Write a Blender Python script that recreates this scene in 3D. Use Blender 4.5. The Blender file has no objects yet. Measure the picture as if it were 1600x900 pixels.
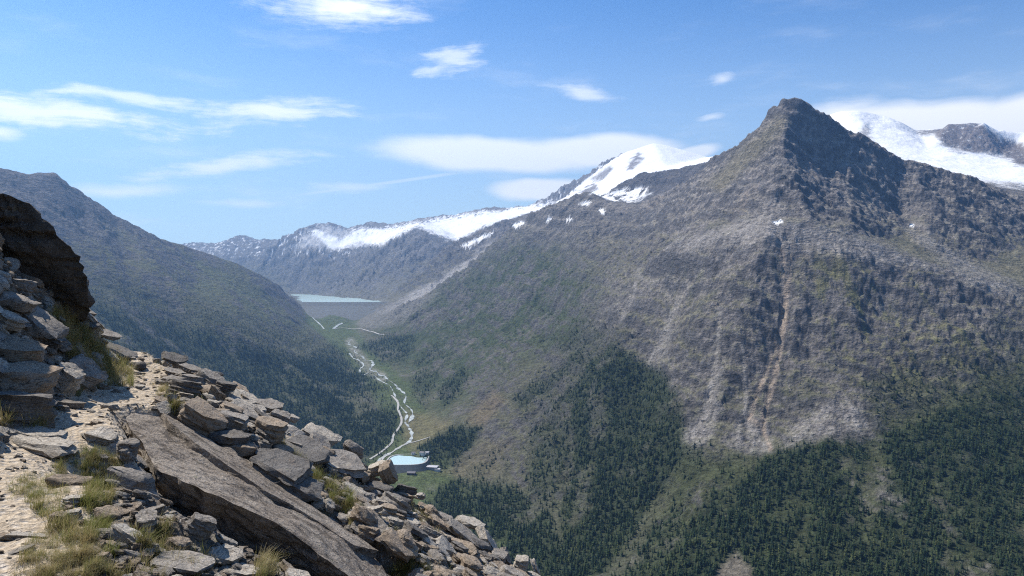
import bpy, bmesh, math, random
import numpy as np
from mathutils import Vector, Matrix, Euler
from mathutils.geometry import delaunay_2d_cdt

S = bpy.context.scene
COL = S.collection
R = math.radians
rng = np.random.default_rng(7)
random.seed(7)

# ------------------------------------------------------------------ camera
F, HY = 1256.0, 432.0                     # focal length and horizon row of the photograph, in its pixels
cd = bpy.data.cameras.new('camera')
cam = bpy.data.objects.new('camera', cd)
COL.objects.link(cam)
cam.location = (0, 0, 0)
cam.rotation_euler = (R(90), 0, 0)
cd.sensor_width = 36.0
cd.lens = 36.0 * F / 1600
cd.shift_y = -(450 - HY) / 1600
cd.clip_start, cd.clip_end = 0.1, 60000
S.camera = cam
S.view_settings.view_transform = 'Standard'
S.view_settings.look = 'None'
S.view_settings.exposure = 0.62
S.view_settings.gamma = 1.0
S.cycles.max_bounces = 6
S.cycles.diffuse_bounces = 2
S.cycles.glossy_bounces = 2
S.cycles.transmission_bounces = 2
S.cycles.volume_bounces = 0
S.cycles.transparent_max_bounces = 8
S.cycles.use_denoising = False
S.cycles.pixel_filter_type = 'BLACKMAN_HARRIS'
S.cycles.filter_width = 1.15

# ------------------------------------------------------------------ sun and sky
SUN_AZ, SUN_EL = -57.0, 55.0              # degrees; azimuth from the viewing direction, minus = to the left
sdir = Vector((math.sin(R(SUN_AZ)) * math.cos(R(SUN_EL)), math.cos(R(SUN_AZ)) * math.cos(R(SUN_EL)), math.sin(R(SUN_EL))))
sl = bpy.data.lights.new('sun', 'SUN')
sl.energy = 5.0
sl.angle = R(0.53)
sl.color = (1.0, 0.935, 0.83)
so = bpy.data.objects.new('sun', sl)
COL.objects.link(so)
so.rotation_euler = (-sdir).to_track_quat('-Z', 'Y').to_euler()

W = bpy.data.worlds.new('World')
S.world = W
W.use_nodes = True
wt = W.node_tree
wt.nodes.clear()


class NB:
    """small helper that builds shader nodes"""
    def __init__(s, tree):
        s.t = tree

    def n(s, kind, **kw):
        nd = s.t.nodes.new(kind)
        for k, v in kw.items():
            setattr(nd, k, v)
        return nd

    def link(s, a, b):
        s.t.links.new(a, b)

    def put(s, sock, v):
        if hasattr(v, 'is_linked') or isinstance(v, bpy.types.NodeSocket):
            s.t.links.new(v, sock)
        else:
            if hasattr(sock.default_value, '__len__') and not hasattr(v, '__len__'):
                v = (v, v, v)
            if hasattr(sock.default_value, '__len__') and len(sock.default_value) == 4 and len(v) == 3:
                v = tuple(v) + (1,)
            sock.default_value = v

    def math(s, op, a, b=None, c=None, clamp=False):
        nd = s.n('ShaderNodeMath', operation=op, use_clamp=clamp)
        s.put(nd.inputs[0], a)
        if b is not None:
            s.put(nd.inputs[1], b)
        if c is not None:
            s.put(nd.inputs[2], c)
        return nd.outputs[0]

    def vmath(s, op, a, b=None):
        nd = s.n('ShaderNodeVectorMath', operation=op)
        s.put(nd.inputs[0], a)
        if b is not None:
            s.put(nd.inputs[1], b)
        return nd.outputs[0]

    def noise(s, vec, scale, detail=4, rough=0.55, dist=0.0, lac=2.0):
        nd = s.n('ShaderNodeTexNoise')
        if vec is not None:
            s.put(nd.inputs['Vector'], vec)
        nd.inputs['Scale'].default_value = scale
        nd.inputs['Detail'].default_value = detail
        nd.inputs['Roughness'].default_value = rough
        nd.inputs['Lacunarity'].default_value = lac
        nd.inputs['Distortion'].default_value = dist
        return nd.outputs['Fac']

    def voro(s, vec, scale, feature='F1', rand=1.0, out='Distance'):
        nd = s.n('ShaderNodeTexVoronoi', feature=feature)
        s.put(nd.inputs['Vector'], vec)
        nd.inputs['Scale'].default_value = scale
        nd.inputs['Randomness'].default_value = rand
        return nd.outputs[out]

    def ramp(s, f, a, b, lo=0.0, hi=1.0, smooth=True):
        nd = s.n('ShaderNodeMapRange')
        if smooth:
            nd.interpolation_type = 'SMOOTHSTEP'
        s.put(nd.inputs[0], f)
        nd.inputs[1].default_value, nd.inputs[2].default_value = a, b
        nd.inputs[3].default_value, nd.inputs[4].default_value = lo, hi
        return nd.outputs[0]

    def mix(s, f, a, b, mode='MIX'):
        nd = s.n('ShaderNodeMix', data_type='RGBA', blend_type=mode)
        s.put(nd.inputs[0], f)
        s.put(nd.inputs[6], a)
        s.put(nd.inputs[7], b)
        return nd.outputs[2]

    def mapping(s, vec, scale=(1, 1, 1), rot=(0, 0, 0), loc=(0, 0, 0)):
        nd = s.n('ShaderNodeMapping')
        s.put(nd.inputs['Vector'], vec)
        nd.inputs['Scale'].default_value = scale
        nd.inputs['Rotation'].default_value = rot
        nd.inputs['Location'].default_value = loc
        return nd.outputs[0]

    def bump(s, h, strength, dist):
        nd = s.n('ShaderNodeBump')
        nd.inputs['Strength'].default_value = strength
        nd.inputs['Distance'].default_value = dist
        s.put(nd.inputs['Height'], h)
        return nd.outputs[0]

    def ao(s):
        pass


w = NB(wt)
sky = w.n('ShaderNodeTexSky', sky_type='NISHITA')
sky.sun_disc = False
sky.sun_elevation = R(SUN_EL)
sky.sun_rotation = R(SUN_AZ)
sky.altitude = 2400
sky.air_density = 1.0
sky.dust_density = 0.35
sky.ozone_density = 1.6
gen = w.n('ShaderNodeTexCoord').outputs['Generated']
sep = w.n('ShaderNodeSeparateXYZ')
w.link(gen, sep.inputs[0])
dx, dy, dz = sep.outputs
az = w.math('ARCTAN2', dx, dy)
el = w.math('ARCSINE', dz)
comb = w.n('ShaderNodeCombineXYZ')
w.link(az, comb.inputs[0])
w.link(el, comb.inputs[1])
sph = comb.outputs[0]                     # (azimuth, elevation) of the sky direction


def sky_angle(px, py):
    X, Z = (px - 800) / F, (HY - py) / F
    return math.atan2(X, 1), math.atan2(Z, math.hypot(1, X))


wv = w.n('ShaderNodeTexNoise')
w.link(sph, wv.inputs['Vector'])
wv.inputs['Scale'].default_value = 9
wv.inputs['Detail'].default_value = 3
warp = w.vmath('SCALE', w.vmath('SUBTRACT', wv.outputs['Color'], (0.5, 0.5, 0.5)))
warp.node.inputs['Scale'].default_value = 0.022
sphw = w.vmath('ADD', sph, warp)
streak = w.noise(w.mapping(sphw, scale=(4, 36, 1), rot=(0, 0, R(3))), 2.2, 9, 0.66)
fluff = w.noise(w.mapping(sphw, scale=(9, 22, 1)), 3.0, 9, 0.62)


def cloud(px, py, hw, hh, tilt=0.0, strength=1.0, soft=1.0, under=0.0):
    """one cloud of the sky: an ellipse of directions broken up by noise; soft = how ragged its edge is"""
    a, e = sky_angle(px, py)
    v = w.mapping(w.vmath('SUBTRACT', sphw, (a, e, 0)), rot=(0, 0, R(tilt)))
    v = w.mapping(v, scale=(F / hw, F / hh, 1))
    nd = w.n('ShaderNodeVectorMath', operation='LENGTH')
    w.link(v, nd.inputs[0])
    d = nd.outputs['Value']
    edge = w.math('MULTIPLY', w.math('SUBTRACT', 1.0, d), 1.0 if soft > .35 else 2.2)
    nn = w.math('MULTIPLY', w.math('SUBTRACT', w.math('ADD', w.math('MULTIPLY', streak, 0.6), w.math('MULTIPLY', fluff, 0.4)), 0.5), 2.6 * soft)
    m = w.ramp(w.math('ADD', edge, nn), -0.1, 0.95, 0, strength)
    return m


clouds = [
    cloud(770, 243, 215, 33, 2, 0.90, 0.30), cloud(940, 236, 150, 30, 0, 0.92, 0.30), cloud(1075, 240, 60, 13, -8, 0.75, 0.3), cloud(850, 298, 100, 20, 0, 0.92, 0.3),
    cloud(50, 170, 220, 25, 3, 0.95, 1.3), cloud(215, 155, 130, 13, 2, 0.7, 1.4), cloud(425, 174, 135, 24, -3, 0.85, 1.1),
    cloud(355, 258, 135, 18, -8, 0.8, 1.1), cloud(195, 297, 115, 12, -4, 0.7, 0.6), cloud(540, 8, 140, 34, -4, 0.95, 1.0),
    cloud(705, 96, 60, 24, -10, 0.6, 1.6), cloud(905, 143, 66, 14, 9, 0.62, 1.1), cloud(1130, 123, 24, 10, 0, 0.55, 1.0), cloud(1115, 184, 26, 7, 0, 0.5, 1.0),
    cloud(0, 206, 30, 13, 0, 0.9, 0.7), cloud(545, 293, 80, 10, -3, 0.45, 0.8), cloud(380, 315, 75, 7, 0, 0.4, 0.7),
    cloud(1430, 196, 185, 42, 0, 1.0, 0.3), cloud(1610, 192, 150, 46, 0, 1.0, 0.3), cloud(1320, 184, 80, 30, -6, 1.0, 0.5), cloud(1390, 180, 60, 24, 0, 1.0, .7), cloud(1570, 182, 90, 30, 0, 1.0, .7),
    cloud(-420, 120, 300, 40, 2, 0.8, 0.9), cloud(2200, 60, 320, 40, 2, 0.8, 0.9), cloud(1000, -400, 420, 60, 4, 0.7, 0.9), cloud(100, -330, 380, 60, 6, 0.75, 0.9),
]
cm = clouds[0]
for c in clouds[1:]:
    cm = w.math('MAXIMUM', cm, c)
# thin veil of cirrus all over the sky, denser towards the horizon
cir = w.noise(w.mapping(sphw, scale=(3.0, 14, 1), rot=(0, 0, R(-7))), 1.7, 8, 0.6)
veil = w.math('MULTIPLY', w.ramp(cir, 0.50, 0.84), w.ramp(el, 0.0, 0.42, 0.42, 0.10))
haze_band = w.math('MULTIPLY', w.ramp(el, -0.02, 0.36, 0.85, 0.0), w.ramp(el, -.06, -.01))
cm = w.math('MAXIMUM', cm, veil)
# old vapour trail
ta, te = sky_angle(500, 300)
tb, tf = sky_angle(700, 272)
cross = w.math('ABSOLUTE', w.math('SUBTRACT', w.math('SUBTRACT', el, te), w.math('MULTIPLY', w.math('SUBTRACT', az, ta), (tf - te) / (tb - ta))))
trail = w.math('MULTIPLY', w.ramp(cross, 0.0006, 0.003, 0.32, 0), w.math('MULTIPLY', w.ramp(az, ta - .06, ta + .02), w.ramp(az, tb - .02, tb + .05, 1, 0)))
cm = w.math('MAXIMUM', cm, trail)
SKY_S = 0.067
skyc = w.mix(1.0, sky.outputs[0], (0.80, 1.27, 1.66), 'MULTIPLY')
skyc = w.mix(haze_band, skyc, (8.4, 10.6, 11.8))
skyc = w.mix(cm, skyc, (13.4, 13.6, 13.8))
bg = w.n('ShaderNodeBackground')
w.link(skyc, bg.inputs['Color'])
bg.inputs['Strength'].default_value = SKY_S
wo = w.n('ShaderNodeOutputWorld')
w.link(bg.outputs[0], wo.inputs['Surface'])


# ------------------------------------------------------------------ helpers
def tag(o, label=None, cat=None, group=None, kind=None):
    if label:
        o['label'] = label
    if cat:
        o['category'] = cat
    if group:
        o['group'] = group
    if kind:
        o['kind'] = kind
    return o


def empty(name, loc=(0, 0, 0), rz=0.0):
    o = bpy.data.objects.new(name, None)
    COL.objects.link(o)
    o.location = loc
    o.rotation_euler = (0, 0, rz)
    o.empty_display_size = 0.2
    return o


def link_mesh(name, me, mat=None, parent=None):
    o = bpy.data.objects.new(name, me)
    COL.objects.link(o)
    if mat is not None and not me.materials:
        me.materials.append(mat)
    if parent is not None:
        o.parent = parent
    return o


def np_mesh(name, V, Q, smooth=True):
    """mesh from arrays: V (n,3), Q (m,3 or 4)"""
    V = np.asarray(V, dtype=np.float32)
    Q = np.asarray(Q, dtype=np.int32)
    k = Q.shape[1]
    me = bpy.data.meshes.new(name)
    me.vertices.add(len(V))
    me.vertices.foreach_set('co', V.ravel())
    me.loops.add(Q.size)
    me.loops.foreach_set('vertex_index', Q.ravel())
    me.polygons.add(len(Q))
    me.polygons.foreach_set('loop_start', np.arange(0, Q.size, k, dtype=np.int32))
    me.polygons.foreach_set('loop_total', np.full(len(Q), k, dtype=np.int32))
    me.polygons.foreach_set('use_smooth', np.full(len(Q), smooth))
    me.update(calc_edges=True)
    me.validate()
    return me


def vcol(me, C, name='col'):
    C = np.asarray(C, dtype=np.float32)
    if C.shape[1] == 3:
        C = np.concatenate([C, np.ones((len(C), 1), np.float32)], 1)
    at = me.color_attributes.new(name, 'FLOAT_COLOR', 'POINT')
    at.data.foreach_set('color', C.ravel())


def vflt(me, a, name):
    at = me.attributes.new(name, 'FLOAT', 'POINT')
    at.data.foreach_set('value', np.asarray(a, np.float32))


_perm = rng.permutation(256).astype(np.int32)
_perm = np.concatenate([_perm, _perm, _perm])
_ang = rng.uniform(0, 2 * np.pi, 256)
_gx, _gy = np.cos(_ang).astype(np.float32), np.sin(_ang).astype(np.float32)


def perlin(x, y, seed=0):
    x = np.asarray(x, np.float64) + seed * 17.31
    y = np.asarray(y, np.float64) + seed * 9.77
    xi, yi = np.floor(x), np.floor(y)
    fx, fy = (x - xi).astype(np.float32), (y - yi).astype(np.float32)
    xi = xi.astype(np.int64) & 255
    yi = yi.astype(np.int64) & 255
    ux = fx * fx * fx * (fx * (fx * 6 - 15) + 10)
    uy = fy * fy * fy * (fy * (fy * 6 - 15) + 10)

    def g(ix, iy, ax, ay):
        h = _perm[_perm[ix] + iy]
        return _gx[h] * ax + _gy[h] * ay
    a = g(xi, yi, fx, fy)
    b = g(xi + 1, yi, fx - 1, fy)
    c = g(xi, yi + 1, fx, fy - 1)
    d = g(xi + 1, yi + 1, fx - 1, fy - 1)
    return ((a + ux * (b - a)) * (1 - uy) + (c + ux * (d - c)) * uy) * 1.5


def fbm(x, y, octaves=5, gain=0.5, seed=0):
    s, a, t = 0.0, 1.0, 0.0
    for k in range(octaves):
        s = s + a * perlin(x * 2 ** k, y * 2 ** k, seed + k)
        t += a
        a *= gain
    return s / t


def ridged(x, y, octaves=5, gain=0.5, seed=0):
    s, a, t = 0.0, 1.0, 0.0
    for k in range(octaves):
        s = s + a * (1 - 2.2 * np.abs(perlin(x * 2 ** k, y * 2 ** k, seed + k)))
        t += a
        a *= gain
    return s / t


def sstep(x, a, b):
    t = np.clip((x - a) / (b - a), 0, 1)
    return t * t * (3 - 2 * t)


def blur2(a, s0, s1):
    for ax, s in ((0, s0), (1, s1)):
        if s < 1:
            continue
        for _ in range(2):
            n = a.shape[ax]
            pad = [(0, 0), (0, 0)]
            pad[ax] = (s + 1, s)
            c = np.cumsum(np.pad(a, pad, mode='edge').astype(np.float64), axis=ax)
            hi = np.take(c, np.arange(2 * s + 1, 2 * s + 1 + n), axis=ax)
            lo = np.take(c, np.arange(0, n), axis=ax)
            a = (hi - lo) / (2 * s + 1)
    return a


def poly_sd(PX, PY, pts):
    """signed distance (inside positive) to a closed outline"""
    P = np.asarray(pts, float)
    best = np.full(PX.shape, 1e9)
    ins = np.zeros(PX.shape, bool)
    n = len(P)
    for i in range(n):
        ax, ay = P[i]
        bx, by = P[(i + 1) % n]
        ex, ey = bx - ax, by - ay
        t = np.clip(((PX - ax) * ex + (PY - ay) * ey) / (ex * ex + ey * ey + 1e-9), 0, 1)
        d = (PX - ax - t * ex) ** 2 + (PY - ay - t * ey) ** 2
        best = np.minimum(best, d)
        cr = ((ay > PY) != (by > PY)) & (PX < ex * (PY - ay) / (ey + 1e-12) + ax)
        ins ^= cr
    return np.where(ins, 1, -1) * np.sqrt(best)


def line_d(PX, PY, pts):
    P = np.asarray(pts, float)
    best = np.full(PX.shape, 1e9)
    for i in range(len(P) - 1):
        ax, ay = P[i]
        ex, ey = P[i + 1] - P[i]
        t = np.clip(((PX - ax) * ex + (PY - ay) * ey) / (ex * ex + ey * ey + 1e-9), 0, 1)
        best = np.minimum(best, (PX - ax - t * ex) ** 2 + (PY - ay - t * ey) ** 2)
    return np.sqrt(best)


def new_mat(name):
    m = bpy.data.materials.new(name)
    m.use_nodes = True
    m.node_tree.nodes.clear()
    b = NB(m.node_tree)
    bs = b.n('ShaderNodeBsdfPrincipled')
    out = b.n('ShaderNodeOutputMaterial')
    b.link(bs.outputs[0], out.inputs['Surface'])
    bs.inputs['Roughness'].default_value = 0.9
    bs.inputs['Specular IOR Level'].default_value = 0.2
    return m, b, bs

# ================================================================== the mountains and the valley
# Control net: ridge lines, valley lines and spurs surveyed as (bearing, dip, distance), joined into one
# height field; heights are metres relative to the viewpoint.
CP = []          # (u, v, w) with u = x/y, v = ln y, w = z/y
CT = []          # region of each point
CE = []          # ridge and valley lines


def cpt(p, region):
    px, py, d = p
    CP.append(((px - 800) / F, math.log(d), (HY - py) / F))
    CT.append(region)
    return len(CP) - 1


def cline(pts, region):
    ids = [cpt(p, region) for p in pts]
    CE.extend(zip(ids[:-1], ids[1:]))


def cpts(pts, region):
    for p in pts:
        cpt(p, region)


def xyz(x, y, z):
    return (800 + F * x / y, HY - F * z / y, y)


# valley floor and the feet of the slopes
cline([xyz(1100, 905, -775), xyz(700, 1100, -760), xyz(350, 1500, -738), (870, 912, 1880), (800, 860, 2080), (720, 806, 2370), (645, 758, 2650), (645, 718, 2900), (648, 690, 3130),
       (632, 640, 3550), (610, 600, 4050), (580, 575, 4500), (553, 547, 5100), (530, 522, 5700), (506, 502, 6250), (505, 490, 6620)], 'floor')
cline([xyz(200, 905, -640), (840, 1060, 1480), (770, 925, 1880), (640, 800, 2420), (570, 757, 2700), (575, 722, 2900), (602, 694, 3090), (606, 650, 3460), (585, 608, 3970), (557, 580, 4430), (533, 550, 5020), (508, 526, 5640),
       (482, 505, 6200)], 'floor')
cline([xyz(1500, 930, -740), xyz(900, 1250, -725), xyz(480, 1560, -715), (900, 902, 1905), (815, 832, 2200), (728, 778, 2560), (700, 735, 2830), (700, 690, 3060), (662, 645, 3520), (636, 603, 4040), (603, 572, 4550), (572, 547, 5120),
       (552, 524, 5680), (548, 508, 6200), (560, 496, 6500)], 'floor')
# dam shelf and the bed of the lake
cpts([(478, 480, 6720), (520, 479, 6720), (565, 477, 6730), (605, 473, 6700)], 'floor')
cpts([xyz(-1700, 7000, -260), xyz(-1300, 7000, -262), xyz(-1900, 8000, -260), xyz(-1620, 7700, -262), xyz(-2250, 9000, -258), xyz(-2000, 8600, -258),
      xyz(-2560, 9800, -250), xyz(-2400, 9700, -250)], 'floor')
cline([(604, 470.4, 7050), (592, 469.6, 7400), (572, 466.8, 7900), (545, 464.6, 8400), (515, 462.4, 9050), (488, 460.6, 9650), (466, 459.0, 10100)], 'far')
cpts([(440, 461.5, 7100), (430, 463, 7700), (438, 461, 8700), (445, 459.0, 10000)], 'far')
# left mountain
cline([(-330, 225, 3600), (-150, 246, 3950), (0, 262, 4200), (45, 272, 4350), (85, 269, 4500), (130, 305, 4700), (180, 338, 4950), (250, 373, 5300), (310, 392, 5700),
       (370, 411, 6000), (420, 438, 6350), (458, 468, 6700)], 'left')
cpts([(-330, 330, 6500), (0, 330, 6500), (150, 380, 7000), (300, 425, 7600), (380, 445, 7600), (430, 458, 6900)], 'left')
cpts([(-330, 420, 2800), (-330, 640, 1900), (-200, 330, 3400), (-100, 400, 3200), (60, 330, 4100), (50, 400, 3750), (60, 500, 3200), (130, 380, 4150), (120, 600, 2700), (200, 450, 4050), (210, 520, 3600), (300, 470, 4450),
      (300, 540, 3900), (300, 640, 3250), (380, 500, 4550), (400, 570, 3950), (420, 650, 3350), (450, 540, 4650), (490, 600, 3950), (500, 665, 3320), (545, 640, 3600), (540, 700, 3030), (440, 720, 2800), (240, 760, 2400), (420, 470, 5500),
      (470, 510, 5500), (505, 545, 4950), (540, 600, 4200)], 'left')
cline([(180, 338, 4950), (250, 420, 4450), (330, 490, 4150), (400, 535, 4000), (470, 580, 3900)][1:], 'left')
# near side slope under the viewpoint, falling to the valley
cpts([(-330, 760, 900), (0, 860, 900), (300, 1000, 900), (600, 1140, 900), (900, 1260, 900), (1200, 1350, 900), (-330, 760, 1350), (200, 960, 1500), (500, 1000, 1700), (600, 1100, 1300), (740, 1080, 1600)], 'near')
# right massif: pyramid, ridges, foot
cline([(1240, 153, 3550), (1252, 154, 3560), (1265, 167, 3575), (1284, 183, 3595), (1307, 195, 3620), (1341, 210, 3650), (1367, 221, 3670), (1394, 238, 3695), (1420, 251, 3715), (1458, 265, 3750), (1518, 278, 3795), (1560, 292, 3820), (1600, 308, 3850), (1700, 340, 3900), (1950, 400, 3900)], 'right')
cline([(1240, 153, 3550), (1224, 156, 3560), (1201, 183, 3600), (1182, 202, 3650), (1156, 225, 3720), (1127, 245, 3820), (1112, 256, 3900), (1089, 277, 4000), (1057, 297, 4150), (1030, 314, 4350), (990, 324, 4700), (950, 315, 5000), (915, 301, 5300),
       (880, 311, 5420), (840, 332, 5550), (800, 362, 5650), (770, 388, 5720), (735, 415, 5830), (700, 440, 5950), (650, 469, 6100), (600, 490, 6300)][1:], 'right')
cline([(1236, 175, 3500), (1222, 230, 3330), (1205, 290, 3130), (1195, 335, 2980)], 'right')
cpts([(1150, 260, 3480), (1120, 320, 3350), (1140, 350, 3130), (1080, 345, 3450), (1050, 330, 3900), (1000, 380, 4000), (1060, 390, 3400)], 'right')
cpts([(1290, 270, 3370), (1330, 250, 3480), (1330, 310, 3230), (1400, 300, 3480), (1405, 335, 3380), (1450, 315, 3420), (1500, 345, 3330), (1560, 350, 3400), (1600, 380, 3300), (1450, 370, 3150), (1530, 410, 3050), (1390, 370, 3080)], 'right')
cline([(1050, 380, 3200), (1120, 368, 3000), (1200, 352, 2880), (1270, 352, 2860), (1330, 368, 2840), (1420, 400, 2800), (1500, 425, 2770), (1620, 455, 2760), (1950, 520, 2700)], 'right')
cpts([(1230, 400, 2790), (1225, 460, 2700), (1220, 560, 2520), (1200, 640, 2350), (1200, 690, 2240), (1200, 760, 2050), (1200, 900, 1740),
      (1100, 440, 2900), (1080, 520, 2720), (1060, 600, 2560), (1040, 680, 2420), (1120, 650, 2370), (1100, 740, 2150), (1100, 830, 1920), (1000, 920, 1800),
      (1350, 450, 2660), (1340, 550, 2480), (1300, 630, 2290), (1350, 700, 2130), (1350, 800, 1900), (1500, 500, 2580), (1500, 600, 2350), (1500, 700, 2080), (1500, 800, 1860), (1500, 920, 1640), (1350, 930, 1660),
      (1620, 560, 2480), (1620, 700, 2080), (1650, 900, 1640), (1950, 700, 1980), (1950, 960, 1500), (1200, 1000, 1610)], 'right')
cline([(1000, 420, 3450), (980, 480, 3250), (960, 540, 3060), (930, 620, 2850), (890, 700, 2660), (850, 770, 2450), (830, 830, 2260)], 'right')
cpts([(1040, 450, 3150), (1010, 560, 2900), (1000, 650, 2650), (960, 730, 2420), (950, 820, 2180), (1030, 780, 2230)], 'right')
cpts([(930, 440, 3900), (900, 380, 4600), (860, 420, 4700), (900, 500, 3700), (850, 500, 4200), (850, 570, 3500), (800, 430, 5000), (800, 520, 4300), (790, 600, 3450), (760, 470, 5050), (740, 560, 4150), (740, 640, 3350), (780, 680, 3000),
      (800, 740, 2680), (700, 500, 5050), (690, 570, 4300), (680, 620, 3800), (710, 670, 3200), (650, 530, 5000), (640, 570, 4500), (620, 510, 5700), (600, 540, 5100), (850, 650, 3000), (740, 720, 2900)], 'right')
# dark ridge and snow field behind the massif
cline([(1300, 262, 5300), (1200, 252, 5400), (1125, 250, 5500), (1080, 258, 5800), (1040, 267, 6000), (1000, 272, 6200), (975, 284, 6300), (955, 300, 6350), (930, 306, 6250)], 'back')
cpts([(990, 312, 5850), (1020, 302, 5650), (960, 318, 5700), (940, 312, 5900), (1060, 292, 5300), (1120, 275, 5000), (1300, 290, 4600), (900, 322, 6400), (1000, 322, 5250)], 'back')
# snow peak behind
cline([(868, 318, 9000), (905, 298, 9500), (930, 283, 9800), (950, 262, 10000), (980, 235, 10300), (1020, 221, 10500), (1060, 231, 10500), (1110, 246, 10400), (1200, 268, 10300), (1300, 290, 10300)], 'snow')
cpts([(955, 297, 8500), (1000, 262, 9300), (1040, 262, 9000), (1000, 290, 8000), (950, 312, 7400), (1060, 300, 7500), (1150, 300, 7200), (920, 310, 8700), (890, 325, 7600)], 'snow')
# range behind the lake
cline([(-330, 410, 12300), (100, 405, 12400), (200, 396, 12500), (300, 379, 12400), (340, 379, 12300), (375, 366, 12300), (400, 373, 12200), (440, 375, 12000), (465, 361, 11500), (490, 350, 11500), (510, 346, 11500), (545, 355, 11500),
       (585, 345, 11500), (610, 350, 11400), (660, 340, 11300), (700, 336, 11300), (760, 325, 11000), (775, 322, 11000), (800, 323, 10900), (830, 320, 10800), (850, 311, 10500), (880, 314, 10200)], 'far')
cpts([(330, 405, 11300), (400, 400, 11300), (400, 430, 10700), (470, 390, 10900), (480, 420, 10400), (450, 445, 10500), (530, 385, 10800), (600, 372, 10500), (560, 400, 10300), (700, 362, 10300), (760, 350, 10100), (540, 432, 9700), (520, 452, 9600),
      (820, 340, 9800), (800, 350, 8800), (850, 330, 8500)], 'far')
cline([(720, 388, 9300), (690, 371, 9400), (652, 356, 9600), (630, 366, 9600), (600, 386, 9500), (575, 400, 9500)], 'far')
cpts([(640, 400, 9000), (590, 430, 9000), (600, 452, 8200), (560, 450, 8900), (640, 440, 8400), (680, 405, 8900), (610, 464, 7600)], 'far')
cline([(835, 335, 7700), (800, 342, 7800), (762, 357, 7900), (735, 369, 8000), (701, 389, 8100), (660, 425, 8000), (625, 453, 7700), (608, 466, 7300)], 'back')
cline([(820, 356, 7000), (785, 378, 7000), (740, 411, 6900), (690, 446, 6750), (640, 470, 6650), (605, 481, 6600)], 'back')
cpts([(760, 385, 7400), (720, 405, 7400), (680, 432, 7300), (640, 459, 7100)], 'back')
# snow range at right
cline([(1200, 230, 9000), (1260, 200, 8500), (1285, 183, 8000), (1312, 174, 8000), (1340, 172, 8000), (1380, 180, 8200), (1430, 203, 8300), (1462, 207, 8000), (1472, 205, 7950), (1484, 193, 7800), (1500, 194, 7800), (1518, 190, 7800), (1532, 194, 7800), (1537, 187, 7790), (1543, 198, 7780), (1560, 212, 7700), (1572, 224, 7700), (1585, 228, 7700), (1610, 205, 7800),
       (1700, 190, 7800), (1950, 200, 7800)], 'range')
cpts([(1300, 230, 6500), (1350, 215, 7000), (1380, 225, 6800), (1450, 235, 6900), (1500, 232, 7100), (1560, 245, 7000), (1460, 255, 6100), (1560, 285, 5500), (1620, 300, 5300), (1620, 260, 6500), (1700, 250, 6800), (1400, 262, 5400), (1300, 250, 5400),
      (1950, 300, 5500), (1480, 285, 4900), (1250, 240, 6800), (1700, 345, 4700), (1950, 420, 4600)], 'range')
# far sides of everything
for px in (-330, 100, 500, 800, 1100, 1400, 1700, 1950):
    cpt((px, 428, 13600), 'far' if px < 850 else ('snow' if px < 1250 else 'range'))

UV = [Vector((p[0] * 2.2, p[1])) for p in CP]
tv, te_, tf_, ov, oe, of_ = delaunay_2d_cdt(UV, CE, [], 0, 1e-6, True)
TW, TT = [], []
for i, o in enumerate(ov):
    if o:
        TW.append(CP[o[0]][2])
        TT.append(CT[o[0]])
    else:
        dd = sorted(((tv[i] - UV[k]).length, k) for k in range(len(UV)))[:3]
        print('crossing near', tv[i][0] / 2.2 * F + 800, math.exp(tv[i][1]))
        ws = [1 / (d + 1e-5) for d, k in dd]
        TW.append(sum(wt_ * CP[k][2] for wt_, (d, k) in zip(ws, dd)) / sum(ws))
        TT.append(CT[dd[0][1]])
tv = np.array([(v.x / 2.2, v.y) for v in tv])
TW = np.array(TW)

ua = np.concatenate([np.linspace(-.86, -.69, 30, endpoint=False), np.linspace(-.69, .69, 1090), np.linspace(.69, .86, 31)[1:]])
va = np.concatenate([np.linspace(math.log(914), math.log(1600), 36, endpoint=False), np.linspace(math.log(1600), math.log(6600), 540, endpoint=False),
                     np.linspace(math.log(6600), math.log(13200), 215)])
NU, NV = len(ua), len(va)
U, VV = np.meshgrid(ua, va)              # rows = distance, columns = bearing
Y = np.exp(VV)
X = U * Y
REG = {'floor': 0, 'left': 1, 'right': 2, 'back': 3, 'snow': 4, 'far': 5, 'range': 6, 'near': 7}
w0 = np.full((NV, NU), -1.2)
reg = np.full((NV, NU), 5, np.int8)
rough = np.ones((NV, NU))
for f in tf_:
    P = tv[list(f)]
    i0, i1 = np.searchsorted(ua, P[:, 0].min() - 1e-9), np.searchsorted(ua, P[:, 0].max() + 1e-9)
    j0, j1 = np.searchsorted(va, P[:, 1].min() - 1e-9), np.searchsorted(va, P[:, 1].max() + 1e-9)
    if i1 <= i0 or j1 <= j0:
        continue
    (ax, ay), (bx, by), (cx, cy) = P
    den = (by - cy) * (ax - cx) + (cx - bx) * (ay - cy)
    if abs(den) < 1e-14:
        continue
    uu, vv = U[j0:j1, i0:i1], VV[j0:j1, i0:i1]
    l0 = ((by - cy) * (uu - cx) + (cx - bx) * (vv - cy)) / den
    l1 = ((cy - ay) * (uu - cx) + (ax - cx) * (vv - cy)) / den
    l2 = 1 - l0 - l1
    m = (l0 > -1e-6) & (l1 > -1e-6) & (l2 > -1e-6)
    t = [TT[k] for k in f]
    nf = [q for q in t if q != 'floor']
    r = max(set(nf), key=nf.count) if nf else 'floor'
    w0[j0:j1, i0:i1][m] = (l0 * TW[f[0]] + l1 * TW[f[1]] + l2 * TW[f[2]])[m]
    reg[j0:j1, i0:i1][m] = REG[r]
    rg = [0.0 if q == 'floor' else 1.0 for q in t]
    rough[j0:j1, i0:i1][m] = (l0 * rg[0] + l1 * rg[1] + l2 * rg[2])[m]
w0 = blur2(w0, 1, 2)
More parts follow.
